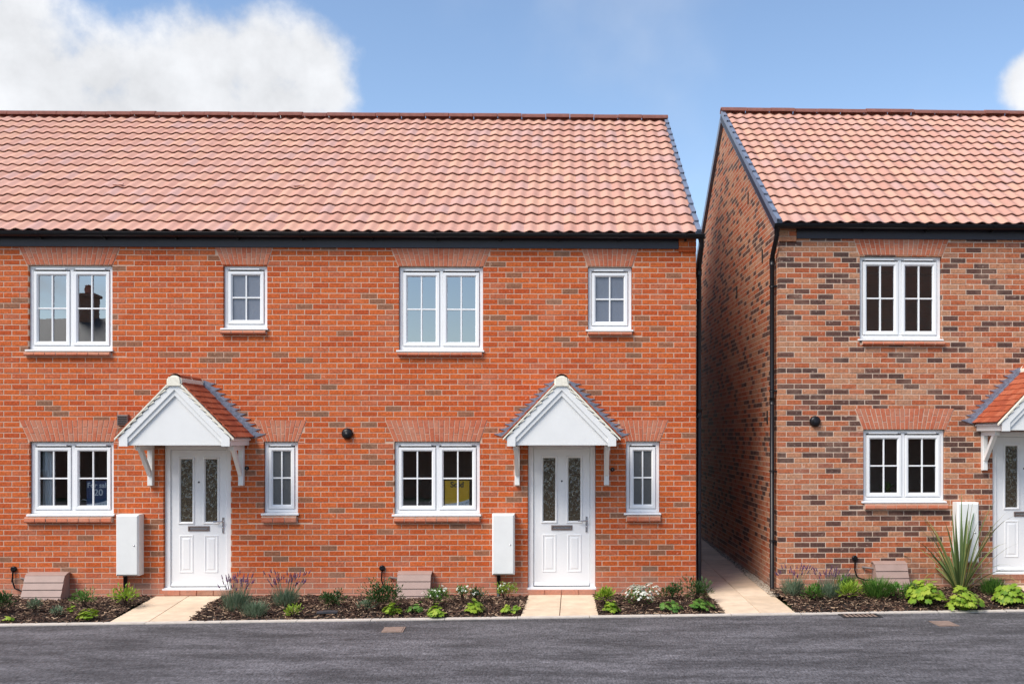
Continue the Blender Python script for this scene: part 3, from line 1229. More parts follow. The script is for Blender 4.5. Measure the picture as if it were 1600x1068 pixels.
def build_house(H, x0, x1, wins, doors, archs, pal, mort, seed, gable_lo, gable_hi, focus, vents, dark, run, zbase, kneel_lo, kneel_hi):
    """local frame: facade at y=0 facing -y, x along it, z=0 at its ground"""
    YE, ZE, YR, ZR = -.10, 5.09, 4.5, 8.12
    DEP = 2 * YR
    ZT = 5.02
    tf = make_tint(seed, dark, run)
    blockers = []
    holes = []
    for (a, b_, c, d, zb, zt) in archs:
        blockers.append(arch(H, a, b_, c, d, zb, zt, mort))
    for w in wins:
        # opening: from brick sill bottom to frame top
        blockers.append((w['zs'], w['z1'], w['x0'] - .004, w['x1'] + .004, w['x0'] - .004, w['x1'] + .004))
        holes.append((w['x0'], w['x1'], w['z0'] - .05, w['z1']))
        brick_sill(H, w['sx0'], w['sx1'], w['zs'], w['z0'] - .033)
        blockers.append((w['zs'] - .003, w['z0'] - .033, w['sx0'] - .006, w['sx1'] + .006, w['sx0'] - .006, w['sx1'] + .006))
        window(H, w['x0'], w['x1'], w['z0'], w['z1'], w['n'], w['g'], label=w.get('label'))
    for d in doors:
        blockers.append((d[2] - .0, d[3] + .002, d[0] - .004, d[1] + .004, d[0] - .004, d[1] + .004))
        holes.append((d[0], d[1], d[2], d[3]))
        door(H, *d[:4], label=d[4])
        b = MB()    # brick step under the threshold
        n = max(3, round((d[1] - d[0]) / .225))
        st = bpy.data.objects.new('door_step', None)
        COL.objects.link(st)
        st.parent = H
        stw = (d[1] - d[0]) / n
        for i in range(n):
            q = MB()
            q.bevbox(d[0] + i * stw + .005, d[0] + (i + 1) * stw - .005, -.012, .1, d[2] - .072, d[2] - .004, .003, rnd.uniform(.82, .93))
            q.build('brick', pal, st)
    # mortar sheet with reveals
    b = MB()
    e = .005
    hs = [(a - e, b_ + e, c - e, d + e) for a, b_, c, d in holes]
    xs = sorted({x0 + .004, x1 - .004} | {v for h in hs for v in h[:2]})
    zs = sorted({zbase, ZT} | {v for h in hs for v in h[2:]})
    ym = .0035
    for i in range(len(xs) - 1):
        for j in range(len(zs) - 1):
            mx, mz = (xs[i] + xs[i + 1]) / 2, (zs[j] + zs[j + 1]) / 2
            if any(h[0] < mx < h[1] and h[2] < mz < h[3] for h in hs):
                continue
            b.quad((xs[i], ym, zs[j]), (xs[i + 1], ym, zs[j]), (xs[i + 1], ym, zs[j + 1]), (xs[i], ym, zs[j + 1]))
    for a, b_, c, d in hs:
        yb = .16
        b.quad((a, ym, c), (a, ym, d), (a, yb, d), (a, yb, c))
        b.quad((b_, ym, c), (b_, yb, c), (b_, yb, d), (b_, ym, d))
        b.quad((a, ym, d), (b_, ym, d), (b_, yb, d), (a, yb, d))
        b.quad((a, ym, c), (a, yb, c), (b_, yb, c), (b_, ym, c))
    zg = ZE - .06 + (ZR - ZE) / (YR - YE) * (0 - YE)

    def gtop(z):
        return 0
    for flag, xx, sg in ((True, x0, 1), (True, x1, -1)):
        xm = xx + sg * .0006
        b.poly([(xm, .004, zbase), (xm, DEP, zbase), (xm, DEP, zg), (xm, YR, ZR - .07), (xm, .004, zg)])
    b.quad((x0 + .004, DEP, zbase), (x1 - .004, DEP, zbase), (x1 - .004, DEP, zg), (x0 + .004, DEP, zg))
    Wl = b.build('wall', mort, H)
    # bricks
    pieces = lay_bricks(lambda z: x0, lambda z: x1, zbase, ZT, blockers, tf, off=x0)
    full = sorted([p for p in pieces if p[3]], key=lambda p: hypot((p[0][0] + .1) - focus[0], p[1] - focus[1]))[:300]
    chosen = set(id(p) for p in full)
    variants = []
    ident = lambda a, d, z: (a, d, z)
    for k in range(24):
        q = MB()
        brick_piece(q, (0, 0, BL, BL), 0, BH, 0, .1, ident, (k + .5) / 24)
        variants.append(q.mesh('brick', pal))
    q = MB()
    for p in pieces:
        j = rnd.uniform(-.0016, .0012)
        if id(p) in chosen:
            link('brick', variants[min(23, int(p[4] * 24))], Wl, loc=(p[0][0], j, p[1]))
        else:
            brick_piece(q, p[0], p[1], p[2], j, .1, ident, p[4])
    # gable bricks
    slope = (ZR - ZE) / (YR - YE)
    for flag, xx, sg in ((gable_lo, x0, 1), (gable_hi, x1, -1)):
        if not flag:
            continue
        tg = make_tint(seed + 5, dark, run)

        def lo(z):
            return .1125 if z < zg else max(.1125, (z - zg) / slope)

        def hi(z):
            return DEP if z < zg else min(DEP, DEP - (z - zg) / slope)
        mp = (lambda a, d, z, xx=xx, sg=sg: (xx + sg * d, a, z))
        for p in lay_bricks(lo, hi, zbase, ZR - .12, [], tg, off=.1125):
            brick_piece(q, p[0], p[1], p[2], rnd.uniform(-.0012, -.0004), .05, mp, p[4], .0008)
    o = q.build('brick_field', pal, Wl)
    o['kind'] = 'stuff'
    # fascia and gutter
    fx0, fx1 = x0 + (.25 if kneel_lo else -.02), x1 - (.25 if kneel_hi else -.02)
    one('fascia', 'fascia', H, lambda m_: m_.box(fx0, fx1, -.026, -.004, 4.905, 5.085))
    for kf, xa in ((kneel_lo, x0), (kneel_hi, x1 - .245)):
        if kf:
            k = bpy.data.objects.new('kneeler', None)
            COL.objects.link(k)
            k.parent = H
            for r_, zz in enumerate((4.862, 4.937, 5.012)):
                hgt = .065 if r_ < 2 else .05
                for a, c in (((0, .13), (.14, .245)) if r_ % 2 else ((0, .245),)):
                    m_ = MB()
                    m_.bevbox(xa + a, xa + c, -.03 - .004 * r_, .0, zz, zz + hgt, .003, tf(900 + r_, int(a * 10)) * (.8))
                    m_.build('brick', pal, k)
            m_ = MB()
            m_.box(xa + .003, xa + .242, -.024, -.002, 4.865, 5.06)
            m_.build('mortar_bed', mort, k)
    gx0, gx1 = x0 - .09, x1 + .09
    G = gutter(H, gx0, gx1, YE - .035, ZE - .012)
    R = roof(H, x0 - .03, x1 + .03, YE, ZE, YR, ZR, seed + 2, True, True, focus[0], vents)
    # interior rooms
    for zf, zc in ((.12, 2.42), (2.62, 4.88)):
        m_ = MB()
        xa, xb, ya, yb = x0 + .15, x1 - .15, .165, 2.9
        m_.quad((xa, ya, zf), (xb, ya, zf), (xb, yb, zf), (xa, yb, zf))
        m_.quad((xa, ya, zc), (xb, ya, zc), (xb, yb, zc), (xa, yb, zc))
        m_.quad((xa, yb, zf), (xb, yb, zf), (xb, yb, zc), (xa, yb, zc))
        for x in (xa, xb, (xa + xb) / 2 + .3):
            m_.quad((x, ya, zf), (x, yb, zf), (x, yb, zc), (x, ya, zc))
        m_.build('interior', 'room_dark', H)
    m_ = MB()
    return Wl


# ------------------------------------------------------------------ ground, road, beds
def grid_sheet(name, mat, x0, x1, y0, y1, zf, nx, ny, parent=None):
    b = MB()
    for j in range(ny + 1):
        for i in range(nx + 1):
            x, y = x0 + (x1 - x0) * i / nx, y0 + (y1 - y0) * j / ny
            b.v.append((x, y, zf(x, y)))
    for j in range(ny):
        for i in range(nx):
            a = j * (nx + 1) + i
            b.face((a, a + 1, a + nx + 2, a + nx + 1), .5, True)
    return b.build(name, mat, parent)


b = MB()
b.quad((-400, -400, -.06), (400, -400, -.06), (400, 600, -.06), (-400, 600, -.06))
struct(b.build('ground', 'grass_far'))
b = MB()
b.quad((-80, -6.5, 0), (80, -6.5, 0), (80, EY(80), 0), (-80, EY(-80), 0))
struct(b.build('road', 'asphalt'))
b = MB()
xs = [-60 + i * .9 for i in range(134)]
for a, c in zip(xs[:-1], xs[1:]):
    z = rnd.uniform(-.001, .002)
    n = len(b.v)
    b.v += [(a + .003, EY(a), -.05), (c - .003, EY(c), -.05), (c - .003, EY(c), .012 + z), (a + .003, EY(a), .012 + z), (c - .003, EY(c) + .11, .014 + z), (a + .003, EY(a) + .11, .014 + z)]
    b.face((n, n + 1, n + 2, n + 3))
    b.face((n + 3, n + 2, n + 4, n + 5))
struct(b.build('edging', 'edging'))

FL = DN                       # left facade line y
def wall_y(x):
    if x < 2.4:
        return DN
    return RC.y + (x - RC.x) * math.tan(ALPHA)


def bed_z(x, y):
    e = EY(x) + .11
    u = max(0, min(1, (y - e) / max(.3, wall_y(x) - e)))
    hr = .03 if x < 2.4 else .115
    m_ = .035 * sin(pi * min(1, u * 1.1)) * (1 if .08 < u else .6)
    return .008 + hr * u + m_ + .012 * sin(x * 3.1 + y * 2.3) * u


def in_quad(x, xl, xr):
    return xl < x < xr


def bed(name, xa, xb, xa2, xb2):
    """xa..xb at the wall, xa2..xb2 at the road edge"""
    b = MB()
    nx, ny = max(6, int((xb - xa) / .12)), 14
    for j in range(ny + 1):
        u = j / ny
        l, r = xa2 + (xa - xa2) * u, xb2 + (xb - xb2) * u
        for i in range(nx + 1):
            x = l + (r - l) * i / nx
            y = EY(x) + .11 + (wall_y(x) + .02 - EY(x) - .11) * u
            b.v.append((x, y, bed_z(x, y) + rnd.uniform(-.004, .004) - .006))
    for j in range(ny):
        for i in range(nx):
            a = j * (nx + 1) + i
            b.face((a, a + 1, a + nx + 2, a + nx + 1), .5, True)
    B = struct(b.build('flower_bed', 'soil'))
    q = MB()
    area = (xb - xa) * 1.6
    for k in range(int(area * 1150)):
        u = rnd.random() ** .9
        l, r = xa2 + (xa - xa2) * u, xb2 + (xb - xb2) * u
        x = rnd.uniform(l - .01, r + .01)
        y = EY(x) + .10 + (wall_y(x) - .01 - EY(x) - .10) * u
        z = bed_z(x, y) + rnd.uniform(-.003, .012)
        L, w_ = rnd.uniform(.025, .08), rnd.uniform(.010, .024)
        M = Matrix.Translation((x, y, z)) @ Matrix.Rotation(rnd.uniform(0, 2 * pi), 4, 'Z') @ Matrix.Rotation(rnd.uniform(-.5, .5), 4, 'Y') @ Matrix.Rotation(rnd.uniform(-.7, .7), 4, 'X')
        th = rnd.uniform(.003, .008)
        n = len(q.v)
        for p in ((-L / 2, -w_ / 2, 0), (L / 2, -w_ / 2 * .7, 0), (L / 2 * .9, w_ / 2, 0), (-L / 2, w_ / 2 * .8, 0), (-L * .4, 0, th), (L * .42, 0, th)):
            q.v.append(tuple(M @ Vector(p)))
        tn = rnd.random()
        q.face((n, n + 1, n + 5, n + 4), tn)
        q.face((n + 3, n + 4, n + 5, n + 2), tn)
        q.face((n, n + 4, n + 3), tn)
        q.face((n + 1, n + 2, n + 5), tn)
    o = q.build('bark_mulch', 'bark', B)
    o['kind'] = 'stuff'
    return B


bed('flower_bed', -14.0, -5.72, -14.0, -5.58)
bed('flower_bed', -4.79, -.52, -4.60, -.58)
bed('flower_bed', .40, 1.96, .43, 2.03)
bed('flower_bed', 2.90, 6.38, 2.965, 6.3)
bed('flower_bed', 7.5, 12.5, 7.45, 12.5)


def path(xa, xb, xa2, xb2, z_w, z_e, cols, rows, y_far=None):
    """slabs between road edge and wall; xa..xb at the wall end"""
    b = MB()
    P = None
    yw = (lambda x: wall_y(x) - .005) if y_far is None else (lambda x: y_far)
    pts = []
    b.quad((xa2 + .01, EY(xa2) + .115, z_e - .03), (xb2 - .01, EY(xb2) + .115, z_e - .03), (xb - .01, yw(xb), z_w - .03), (xa + .01, yw(xa), z_w - .03))
    P = struct(b.build('path', 'mortar_buff'))
    for j in range(rows):
        for i in range(cols):
            q = MB()
            c = []
            for (ii, jj) in ((i, j), (i + 1, j), (i + 1, j + 1), (i, j + 1)):
                u, v = ii / cols, jj / rows
                xl, xr = xa2 + (xa - xa2) * v, xb2 + (xb - xb2) * v
                x = xl + (xr - xl) * u
                y0 = EY(x) + .112
                y = y0 + (yw(x) - y0) * v
                z = z_e + (z_w - z_e) * v
                c.append(Vector((x, y, z)))
            ctr = sum(c, Vector()) / 4
            g = .005
            cc = [p + (ctr - p).normalized() * g * 1.4 for p in c]
            dz = rnd.uniform(-.0015, .0015)
            n = len(q.v)
            top = [p + (ctr - p).normalized() * .004 + Vector((0, 0, dz)) for p in cc]
            q.v += [tuple(p - Vector((0, 0, .04))) for p in cc] + [tuple(p + Vector((0, 0, dz - .003))) for p in cc] + [tuple(p) for p in top]
            tn = rnd.random()
            for k in (0, 4):
                for s_ in range(4):
                    q.face((n + k + s_, n + k + (s_ + 1) % 4, n + k + 4 + (s_ + 1) % 4, n + k + 4 + s_), tn)
            q.face((n + 8, n + 9, n + 10, n + 11), tn)
            q.build('slab', 'slab', P)
    return P


path(-5.72, -4.79, -5.56, -4.62, .045, .016, 2, 3)
path(-.52, .40, -.57, .42, .045, .016, 2, 3)
path(1.95, 2.87, 2.04, 2.95, .12, .016, 2, 18, y_far=24.0)
path(6.40, 7.45, 6.32, 7.42, .14, .016, 2, 3)
# gravel margin along the gable
q = MB()
for k in range(2600):
    y = rnd.uniform(14.0, 23.5) if k > 900 else rnd.uniform(13.85, 16)
    x = rnd.uniform(2.872, 3.03 + (y - 14) * -.014)
    z = .018 + .105 * min(1, (y - 12.6) / 11) + rnd.uniform(0, .012)
    r_ = rnd.uniform(.008, .02)
    n = len(q.v)
    tn = rnd.random()
    M = Matrix.Translation((x, y, z)) @ Matrix.Rotation(rnd.uniform(0, 6.3), 4, 'Z') @ Matrix.Diagonal((r_, r_ * .75, r_ * .6, 1))
    for p in ((1, 0, 0), (0, 1, 0), (-1, 0, 0), (0, -1, 0), (0, 0, 1)):
        q.v.append(tuple(M @ Vector(p)))
    for a in range(4):
        q.face((n + a, n + (a + 1) % 4, n + 4), tn)
gr = q.build('gravel_margin', 'pebble')
gr['kind'] = 'stuff'
gr['label'] = 'strip of pale gravel along the foot of the gable wall'
b = MB()
b.quad((2.86, 13.9, .018), (3.04, 13.9, .018), (3.04 - .13, 24, .115), (2.86, 24, .115))
struct(b.build('gravel_bed', 'soil'))

# ------------------------------------------------------------------ the two buildings
def win(pfx, X, Z, x0, x1, yt, yb, sx0, sx1, ys0, ys1, n, g, label):
    xm = (x0 + x1) / 2
    return dict(x0=X(x0), x1=X(x1), z1=Z(xm, yt), z0=Z(xm, yb), sx0=X(sx0), sx1=X(sx1), zs=Z(xm, ys1), n=n, g=g, label=label)


def arc(X, Z, lb, rb, lt, rt, yb, yt):
    m_ = (lb + rb) / 2
    return (X(lb), X(rb), X(lt), X(rt), Z(m_, yb), Z(m_, yt))


H1 = thing('terraced_house', 'orange red brick terrace with pink pantile roof and two white gabled door canopies', 'house', (0, DN, 0))
wl = [
    win('', LX, LZ, 44.5, 175, 415, 545, 39.5, 174, 548, 556, 2, 'glass_sky', 'two light upper window reflecting a chimney, at the far left'),
    win('', LX, LZ, 349, 417, 415, 511.5, 345.5, 416.5, 514, 522, 1, 'glass_frosted_sky', 'small frosted upper window above the narrow left window'),
    win('', LX, LZ, 623.5, 754.5, 417, 546, 621.5, 754, 549, 556, 2, 'glass_sky', 'two light upper window above the sold sign'),
    win('', LX, LZ, 919, 987, 417.5, 514, 918, 987.5, 516.8, 524, 1, 'glass_frosted_sky', 'small frosted upper window right of the canopy peak'),
    win('', LX, LZ, 46.5, 177, 690.5, 802, 40.5, 176.5, 806, 816, 2, 'glass_clear', 'ground floor window with the dark blue for sale sign'),
    win('', LX, LZ, 412.5, 465, 690.5, 800.5, 409.5, 464.5, 806, 816, 1, 'glass_frosted', 'narrow frosted window beside the left door'),
    win('', LX, LZ, 616.5, 749.5, 690.5, 802, 615.7, 750, 806, 815, 2, 'glass_clear', 'ground floor window with the yellow sold sign'),
    win('', LX, LZ, 978.5, 1030.5, 690, 800, 978.5, 1032, 804.5, 814, 1, 'glass_frosted', 'narrow frosted window beside the right door'),
]
al = [
    arc(LX, LZ, 42, 176, 29.5, 187, 413.5, 386.5), arc(LX, LZ, 347.5, 418, 336, 425.5, 413.5, 386.5),
    arc(LX, LZ, 622.5, 756, 611.5, 767, 416, 388), arc(LX, LZ, 918, 988, 909, 997, 416, 388.5),
    arc(LX, LZ, 45.5, 178, 30, 187.5, 689.3, 656), arc(LX, LZ, 412, 466, 397.5, 479, 689.3, 656),
    arc(LX, LZ, 616, 750, 602, 761, 689.3, 656), arc(LX, LZ, 977.8, 1031, 965.7, 1044, 688.8, 656),
]
dl = [(LX(255.5), LX(360), LZ(308, 921.5), LZ(308, 694), 'white door under the left canopy'), (LX(825), LX(930.5), LZ(878, 920.5), LZ(878, 692), 'white door under the right canopy')]
XR = LX(1087.5)
build_house(H1, LX(-470), XR, wl, dl, al, 'brick_red', 'mortar', 11, False, True, (0.0, 2.0), [(LX(108), 5), (LX(418), 5)], .06, .18, -.075, False, True)
C1 = canopy(H1, LX(308), 2.245)
C1['label'] = 'white gabled canopy over the left door'
C2 = canopy(H1, LX(878), 2.245)
C2['label'] = 'white gabled canopy with cream verge over the sold house door'
px_ = XR + .06
P = downpipe(H1, [(px_, -.135, 5.03), (px_, -.135, 4.93), (px_, -.10, 4.88), (px_, .10, 4.70), (px_, .13, 4.64), (px_, .13, .0)], (4.6, 2.6))
for z in (4.2, 2.55, 1.2):
    pipe_clip(P, px_, .13, z, -1)

H2 = thing('brick_house', 'buff and brown mixed brick house with pink pantile roof', 'house', RC, ALPHA)
wr = [
    win('', RX, RZ, 1344, 1471, 400.5, 528.5, 1346, 1475, 531.5, 539, 2, 'glass_sky', 'two light upper window reflecting dark brickwork'),
    win('', RX, RZ, 1349.5, 1476, 671.5, 781.5, 1350, 1480, 786, 795, 2, 'glass_clear', 'ground floor window with a plant on its sill'),
]
ar = [arc(RX, RZ, 1342.5, 1473, 1333.5, 1483, 398.5, 372.5), arc(RX, RZ, 1348.5, 1478, 1336, 1490.5, 670.5, 638)]
dr = [(RX(1551.5), RX(1656), RZ(1600, 896.5), RZ(1600, 674), 'white door behind the spiky plant')]
build_house(H2, 0, 7.6, wr, dr, ar, 'brick_buff', 'mortar_buff', 23, True, False, (1.6, 2.0), [], .24, .3, -.225, True, False)
C3 = canopy(H2, RX(1603.5), RZ(1603, 662))
C3['label'] = 'white gabled canopy over the door at the right edge'
P = downpipe(H2, [(-.06, -.135, 5.03), (-.06, -.135, 4.93), (-.06, -.10, 4.88), (-.06, .13, 4.70), (-.06, .16, 4.64), (-.06, .16, -.1)], (4.6, 2.6))
for z in (4.25, 2.75, 1.6, .6):
    pipe_clip(P, -.06, .16, z, 1)
# slot vents in the gable
for y, z in ((1.1, 4.85), (3.2, 4.6), (.75, 2.38), (.35, 2.35), (2.2, 6.0)):
    m_ = MB()
    m_.bevbox(y - .04, y + .04, -.006, .02, z - .1, z + .1, .002)
    o = m_.build('slot_vent', 'dark_gap', H2)
    o.matrix_local = Matrix(((0, 1, 0, 0), (1, 0, 0, 0), (0, 0, 1, 0), (0, 0, 0, 1)))

# ------------------------------------------------------------------ fittings on the walls
def cowl(px, py, X, Z, root, label):
    loc = Vector((X(px), -.001, Z(px, py)))
    w = root.matrix_basis @ loc
    t_ = thing('wall_vent', label, 'vent', w, root.rotation_euler[2], 'round black extractor vents')
    b = MB()
    b.lathe([(.075, 0), (.08, -.012), (.078, -.03), (.06, -.05), (.045, -.06)], (0, 0, 0), 'y', 22)
    b.build('cowl', 'black_plastic', t_)
    b = MB()
    b.lathe([(.046, -.058), (.03, -.066), (.0, -.068)], (0, 0, 0), 'y', 18)
    b.build('cap', 'black_plastic', t_)


for o in (H1, H2):
    o.matrix_basis = Matrix.Translation(o.location) @ Matrix.Rotation(o.rotation_euler[2], 4, 'Z')
cowl(543, 677, LX, LZ, H1, 'round black extractor vent left of the sold sign window')
cowl(1273, 658, RX, RZ, H2, 'round black extractor vent on the buff brick wall')


def doorbell(px, py, label):
    t_ = thing('doorbell', label, 'doorbell', (LX(px), DN - .001, LZ(px, py)))
    b = MB()
    b.lathe([(.03, 0), (.03, -.012), (.024, -.018)], (0, 0, 0), 'y', 16)
    b.build('body', 'black_plastic', t_)
    b = MB()
    b.lathe([(.012, -.017), (.011, -.022), (0, -.023)], (0, 0, 0), 'y', 12)
    b.build('button', 'pipe_grey', t_)


doorbell(957, 733, 'small black doorbell beside the right canopy bracket')
doorbell(386, 731, 'small black doorbell beside the left canopy bracket')
t_ = thing('wall_box', 'small dark square box half hidden behind the left canopy roof', 'vent', (LX(194), DN, LZ(194, 656)))
b = MB()
b.bevbox(-.075, .075, -.06, -.001, -.075, .075, .006)
b.build('body', 'pipe_grey', t_)
b = MB()
for i in range(4):
    b.box(-.06, .06, -.066, -.0605, -.055 + i * .03, -.04 + i * .03)
b.build('louvre', 'dark_gap', t_)


def meter(x, y, z0, h, rz, label):
    t_ = thing('meter_box', label, 'meter box', (x, y, z0), rz, 'white wall meter boxes')
    w = .31
    b = MB()
    b.bevbox(-w / 2, w / 2, -.17, -.002, 0, h, .012)
    b.build('body', 'meter_white', t_)
    b = MB()
    b.bevbox(-w / 2 + .012, w / 2 - .012, -.184, -.1705, .014, h - .014, .008)
    d = b.build('door', 'meter_white', t_)
    b = MB()
    b.lathe([(.012, 0), (.012, -.006), (.0, -.007)], (w / 2 - .06, -.184, h * .5), 'y', 12)
    b.build('lock', 'chrome', d)
    b = MB()
    b.tube([(-w / 2 + .085, -.07, -.003), (-w / 2 + .085, -.07, -z0 + .0)], .028, 12)
    b.build('pipe', 'black_plastic', t_)


meter(LX(207.3), DN, LZ(207, 896.5), LZ(207, 802) - LZ(207, 896.5), 0, 'white meter box between the for sale sign window and the left door')
meter(LX(787.5), DN, LZ(787, 895), LZ(787, 801) - LZ(787, 895), 0, 'white meter box left of the sold house door')
q_ = H2.matrix_basis @ Vector((RX(1505), 0, RZ(1505, 876)))
meter(q_.x, q_.y, q_.z, .85, ALPHA, 'white meter box behind the spiky strap leaved plant')


def gasbox(x, y, z, w, h, rz, label):
    t_ = thing('gas_meter_box', label, 'meter box', (x, y, z), rz, 'brown hooded gas meter boxes')
    d = .30
    prof = [(-.004, 0), (-.004, h * .97), (-.05, h), (-.11, h * .985), (-.15, h * .93)]
    body = prof + [(-.15 - (d - .16) * .98, .0)]
    b = MB()
    b.prism_x(body, -w / 2 + .012, w / 2 - .012)
    b.build('body', 'gas_box', t_)
    # front lid of four lapped boards
    p0, p1 = Vector((-.155, h * .945)), Vector((-d - .005, 0))
    for i in range(4):
        a, c = p1.lerp(p0, i / 4), p1.lerp(p0, (i + .97) / 4)
        nn = Vector((-(p0 - p1).y, (p0 - p1).x)).normalized()
        nn = nn if nn.x < 0 else -nn
        b = MB()
        a2, c2 = a + nn * .02, c + nn * .008
        b.prism_x([tuple(a), tuple(a2), tuple(c2), tuple(c)], -w / 2, w / 2)
        b.build('board', 'gas_box', t_)
    b = MB()
    b.prism_x([(-.002, h * .985), (-.05, h + .014), (-.115, h), (-.168, h * .945), (-.155, h * .92), (-.11, h * .97), (-.05, h * .985), (-.002, h * .955)], -w / 2 - .006, w / 2 + .006)
    b.build('hood', 'gas_box', t_)
    b = MB()
    b.lathe([(.04, 0), (.042, -.02), (.03, -.03)], (-w / 2 - .24, 0, h * 1.12), 'y', 14)
    b.tube([(-w / 2 - .24, -.03, h * 1.08), (-w / 2 - .245, -.035, h * .7), (-w / 2 - .21, -.035, h * .45), (-w / 2 - .1, -.035, h * .35), (-w / 2 + .03, -.04, h * .36)], .011, 8)
    b.build('cable', 'black_plastic', t_)
    b = MB()
    b.tube([(-w / 2 - .13, -.012, h * .8), (-w / 2 - .1, -.05, h * .8), (-w / 2 + .03, -.06, h * .76)], .017, 10)
    b.build('pipe', 'pipe_grey', t_)


gasbox(LX(650), DN, -.02, .46, .40, 0, 'brown hooded gas meter box below the sold sign window')
gasbox(LX(80), DN, -.02, .54, .40, 0, 'brown hooded gas meter box below the for sale sign window')
q_ = H2.matrix_basis @ Vector((RX(1386), 0, -.08))
gasbox(q_.x, q_.y, q_.z, .46, .40, ALPHA, 'brown hooded gas meter box behind the plants of the buff house')

# ------------------------------------------------------------------ window signs
def text_mesh(body, size, mat, bold=0):
    cu = bpy.data.curves.new('text', 'FONT')
    cu.body = body
    cu.size = size
    cu.align_x = 'CENTER'
    cu.extrude = .0004
    cu.offset = bold
    o = bpy.data.objects.new('text', cu)
    COL.objects.link(o)
    dg = bpy.context.evaluated_depsgraph_get()
    dg.update()
    me = bpy.data.meshes.new_from_object(o.evaluated_get(dg))
    bpy.data.objects.remove(o)
    me.materials.clear()
    me.materials.append(MATS[mat])
    return me


def poster(xa, xb, za, zb, ground, lines, ink, label, y):
    t_ = thing('window_sign', label, 'sign', ((xa + xb) / 2, y, za))
    w, h = xb - xa, zb - za
    b = MB()
    b.box(-w / 2, w / 2, 0, .004, 0, h)
    b.build('board', ground, t_)
    # pale swoosh at the foot
    b = MB()
    pts = [(-w / 2 + .002, .002), (w / 2 - .002, .002), (w / 2 - .002, h * .27)]
    for i in range(9):
        u = i / 8
        pts.append((w / 2 - .002 - u * (w - .004), h * (.27 - .19 * (1 - (1 - u) ** 2))))
    b.prism(pts, -.0022, -.0008)
    b.build('swoosh', 'poster_white', t_)
    R90 = Matrix.Rotation(radians(90), 4, 'X')
    for txt, zz, size in lines:
        me = text_mesh(txt, size, ink, .0022)
        link('lettering', me, t_, M=Matrix.Translation((0, -.0045, zz * h)) @ R90)
    b = MB()
    for i in range(5):
        b.box(.0 + i * .022, .012 + i * .022, -.0042, -.0026, h * .05, h * (.075 + .02 * (i % 2)))
    b.tube([(w * .33, -.0035, h * .07), (w * .37, -.0035, h * .1), (w * .38, -.0035, h * .15), (w * .43, -.0035, h * .12), (w * .46, -.0035, h * .17)], .004, 5)
    b.build('logo', 'poster_teal', t_)


YG = DN + .045 + .026 + .008
poster(LX(131), LX(169), LZ(150, 790.5), LZ(150, 751), 'poster_blue', (('For sale', .73, .098), ('20', .42, .125)), 'poster_white', 'dark blue for sale sign inside the left ground floor window', YG)
poster(LX(694), LX(732.5), LZ(713, 790.5), LZ(713, 750.5), 'poster_yellow', (('Sold', .74, .11),), 'poster_ink', 'yellow sold sign inside the ground floor window of the right hand home', YG)

# things on the sill of the right house window
q_ = H2.matrix_basis @ Vector((RX(1395), .22, wr[1]['z0'] + .001))
t_ = thing('potted_plant', 'leafy green pot plant on the window sill of the buff house', 'pot plant', q_)
b = MB()
b.lathe([(.04, 0), (.055, .09), (.05, .09), (.045, .08)], (0, 0, 0), 'z', 18)
b.build('pot', 'pot_grey', t_)


def leaf(b, p, d, up, L, w, tint, fold=.25, bend=.3):
    """leaf of 2 x 2 quads with a fold and a droop"""
    p, d = Vector(p), Vector(d).normalized()
    s = d.cross(Vector(up))
    if s.length < 1e-3:
        s = Vector((1, 0, 0))
    s.normalize()
    n_ = s.cross(d).normalized()
    n = len(b.v)
    a = p
    m_ = p + d * L * .5 - n_ * bend * L * .08
    e = p + d * L - n_ * bend * L * .4
    for c, ww in ((a, .2), (m_, 1), (e, .12)):
        b.v += [tuple(c - s * w * .5 * ww + n_ * fold * w * .5 * ww), tuple(c), tuple(c + s * w * .5 * ww + n_ * fold * w * .5 * ww)]
    for k in (0, 3):
        b.face((n + k, n + k + 1, n + k + 4, n + k + 3), tint)
        b.face((n + k + 1, n + k + 2, n + k + 5, n + k + 4), tint)


b = MB()
for i in range(46):
    a, e = rnd.uniform(0, 2 * pi), rnd.uniform(.1, 1.3)
    d = Vector((cos(a) * cos(e), sin(a) * cos(e) * .6, sin(e)))
    p0 = Vector((0, 0, .09)) + d * rnd.uniform(.01, .12)
    leaf(b, p0, d + Vector((0, 0, -.2)), (0, 0, 1), rnd.uniform(.05, .09), rnd.uniform(.03, .05), rnd.random())
b.build('foliage', 'foliage_green', t_)
q_ = H2.matrix_basis @ Vector((RX(1369.5), .2, wr[1]['z0'] + .001))
t_ = thing('small_box', 'small pale box on the window sill beside the pot plant', 'box', q_)
b = MB()
b.bevbox(-.062, .062, -.04, .04, 0, .1, .004)
b.build('carton', 'poster_white', t_)
b = MB()
b.box(-.056, .056, -.0415, -.0402, .01, .09)
b.build('front', 'upvc', t_)

# kitchen taps glimpsed through the glass
for px, lab in ((100, 'curved chrome tap seen through the for sale sign window'), (664, 'curved chrome tap seen through the sold sign window')):
    x = LX(px)
    t_ = thing('kitchen_tap', lab, 'tap', (x, DN + .42, LZ(px, 802)))
    b = MB()
    b.tube([(0, 0, -.05), (0, 0, .1)] + [(.07 - .07 * cos(k * pi / 8), 0, .1 + .07 * sin(k * pi / 8)) for k in range(1, 9)] + [(.14, 0, .05)], .011, 10)
    b.build('spout', 'chrome', t_)
    b = MB()
    b.lathe([(.03, -.05), (.03, -.02), (.014, -.015)], (0, 0, 0), 'z', 16)
    b.build('base', 'chrome', t_)

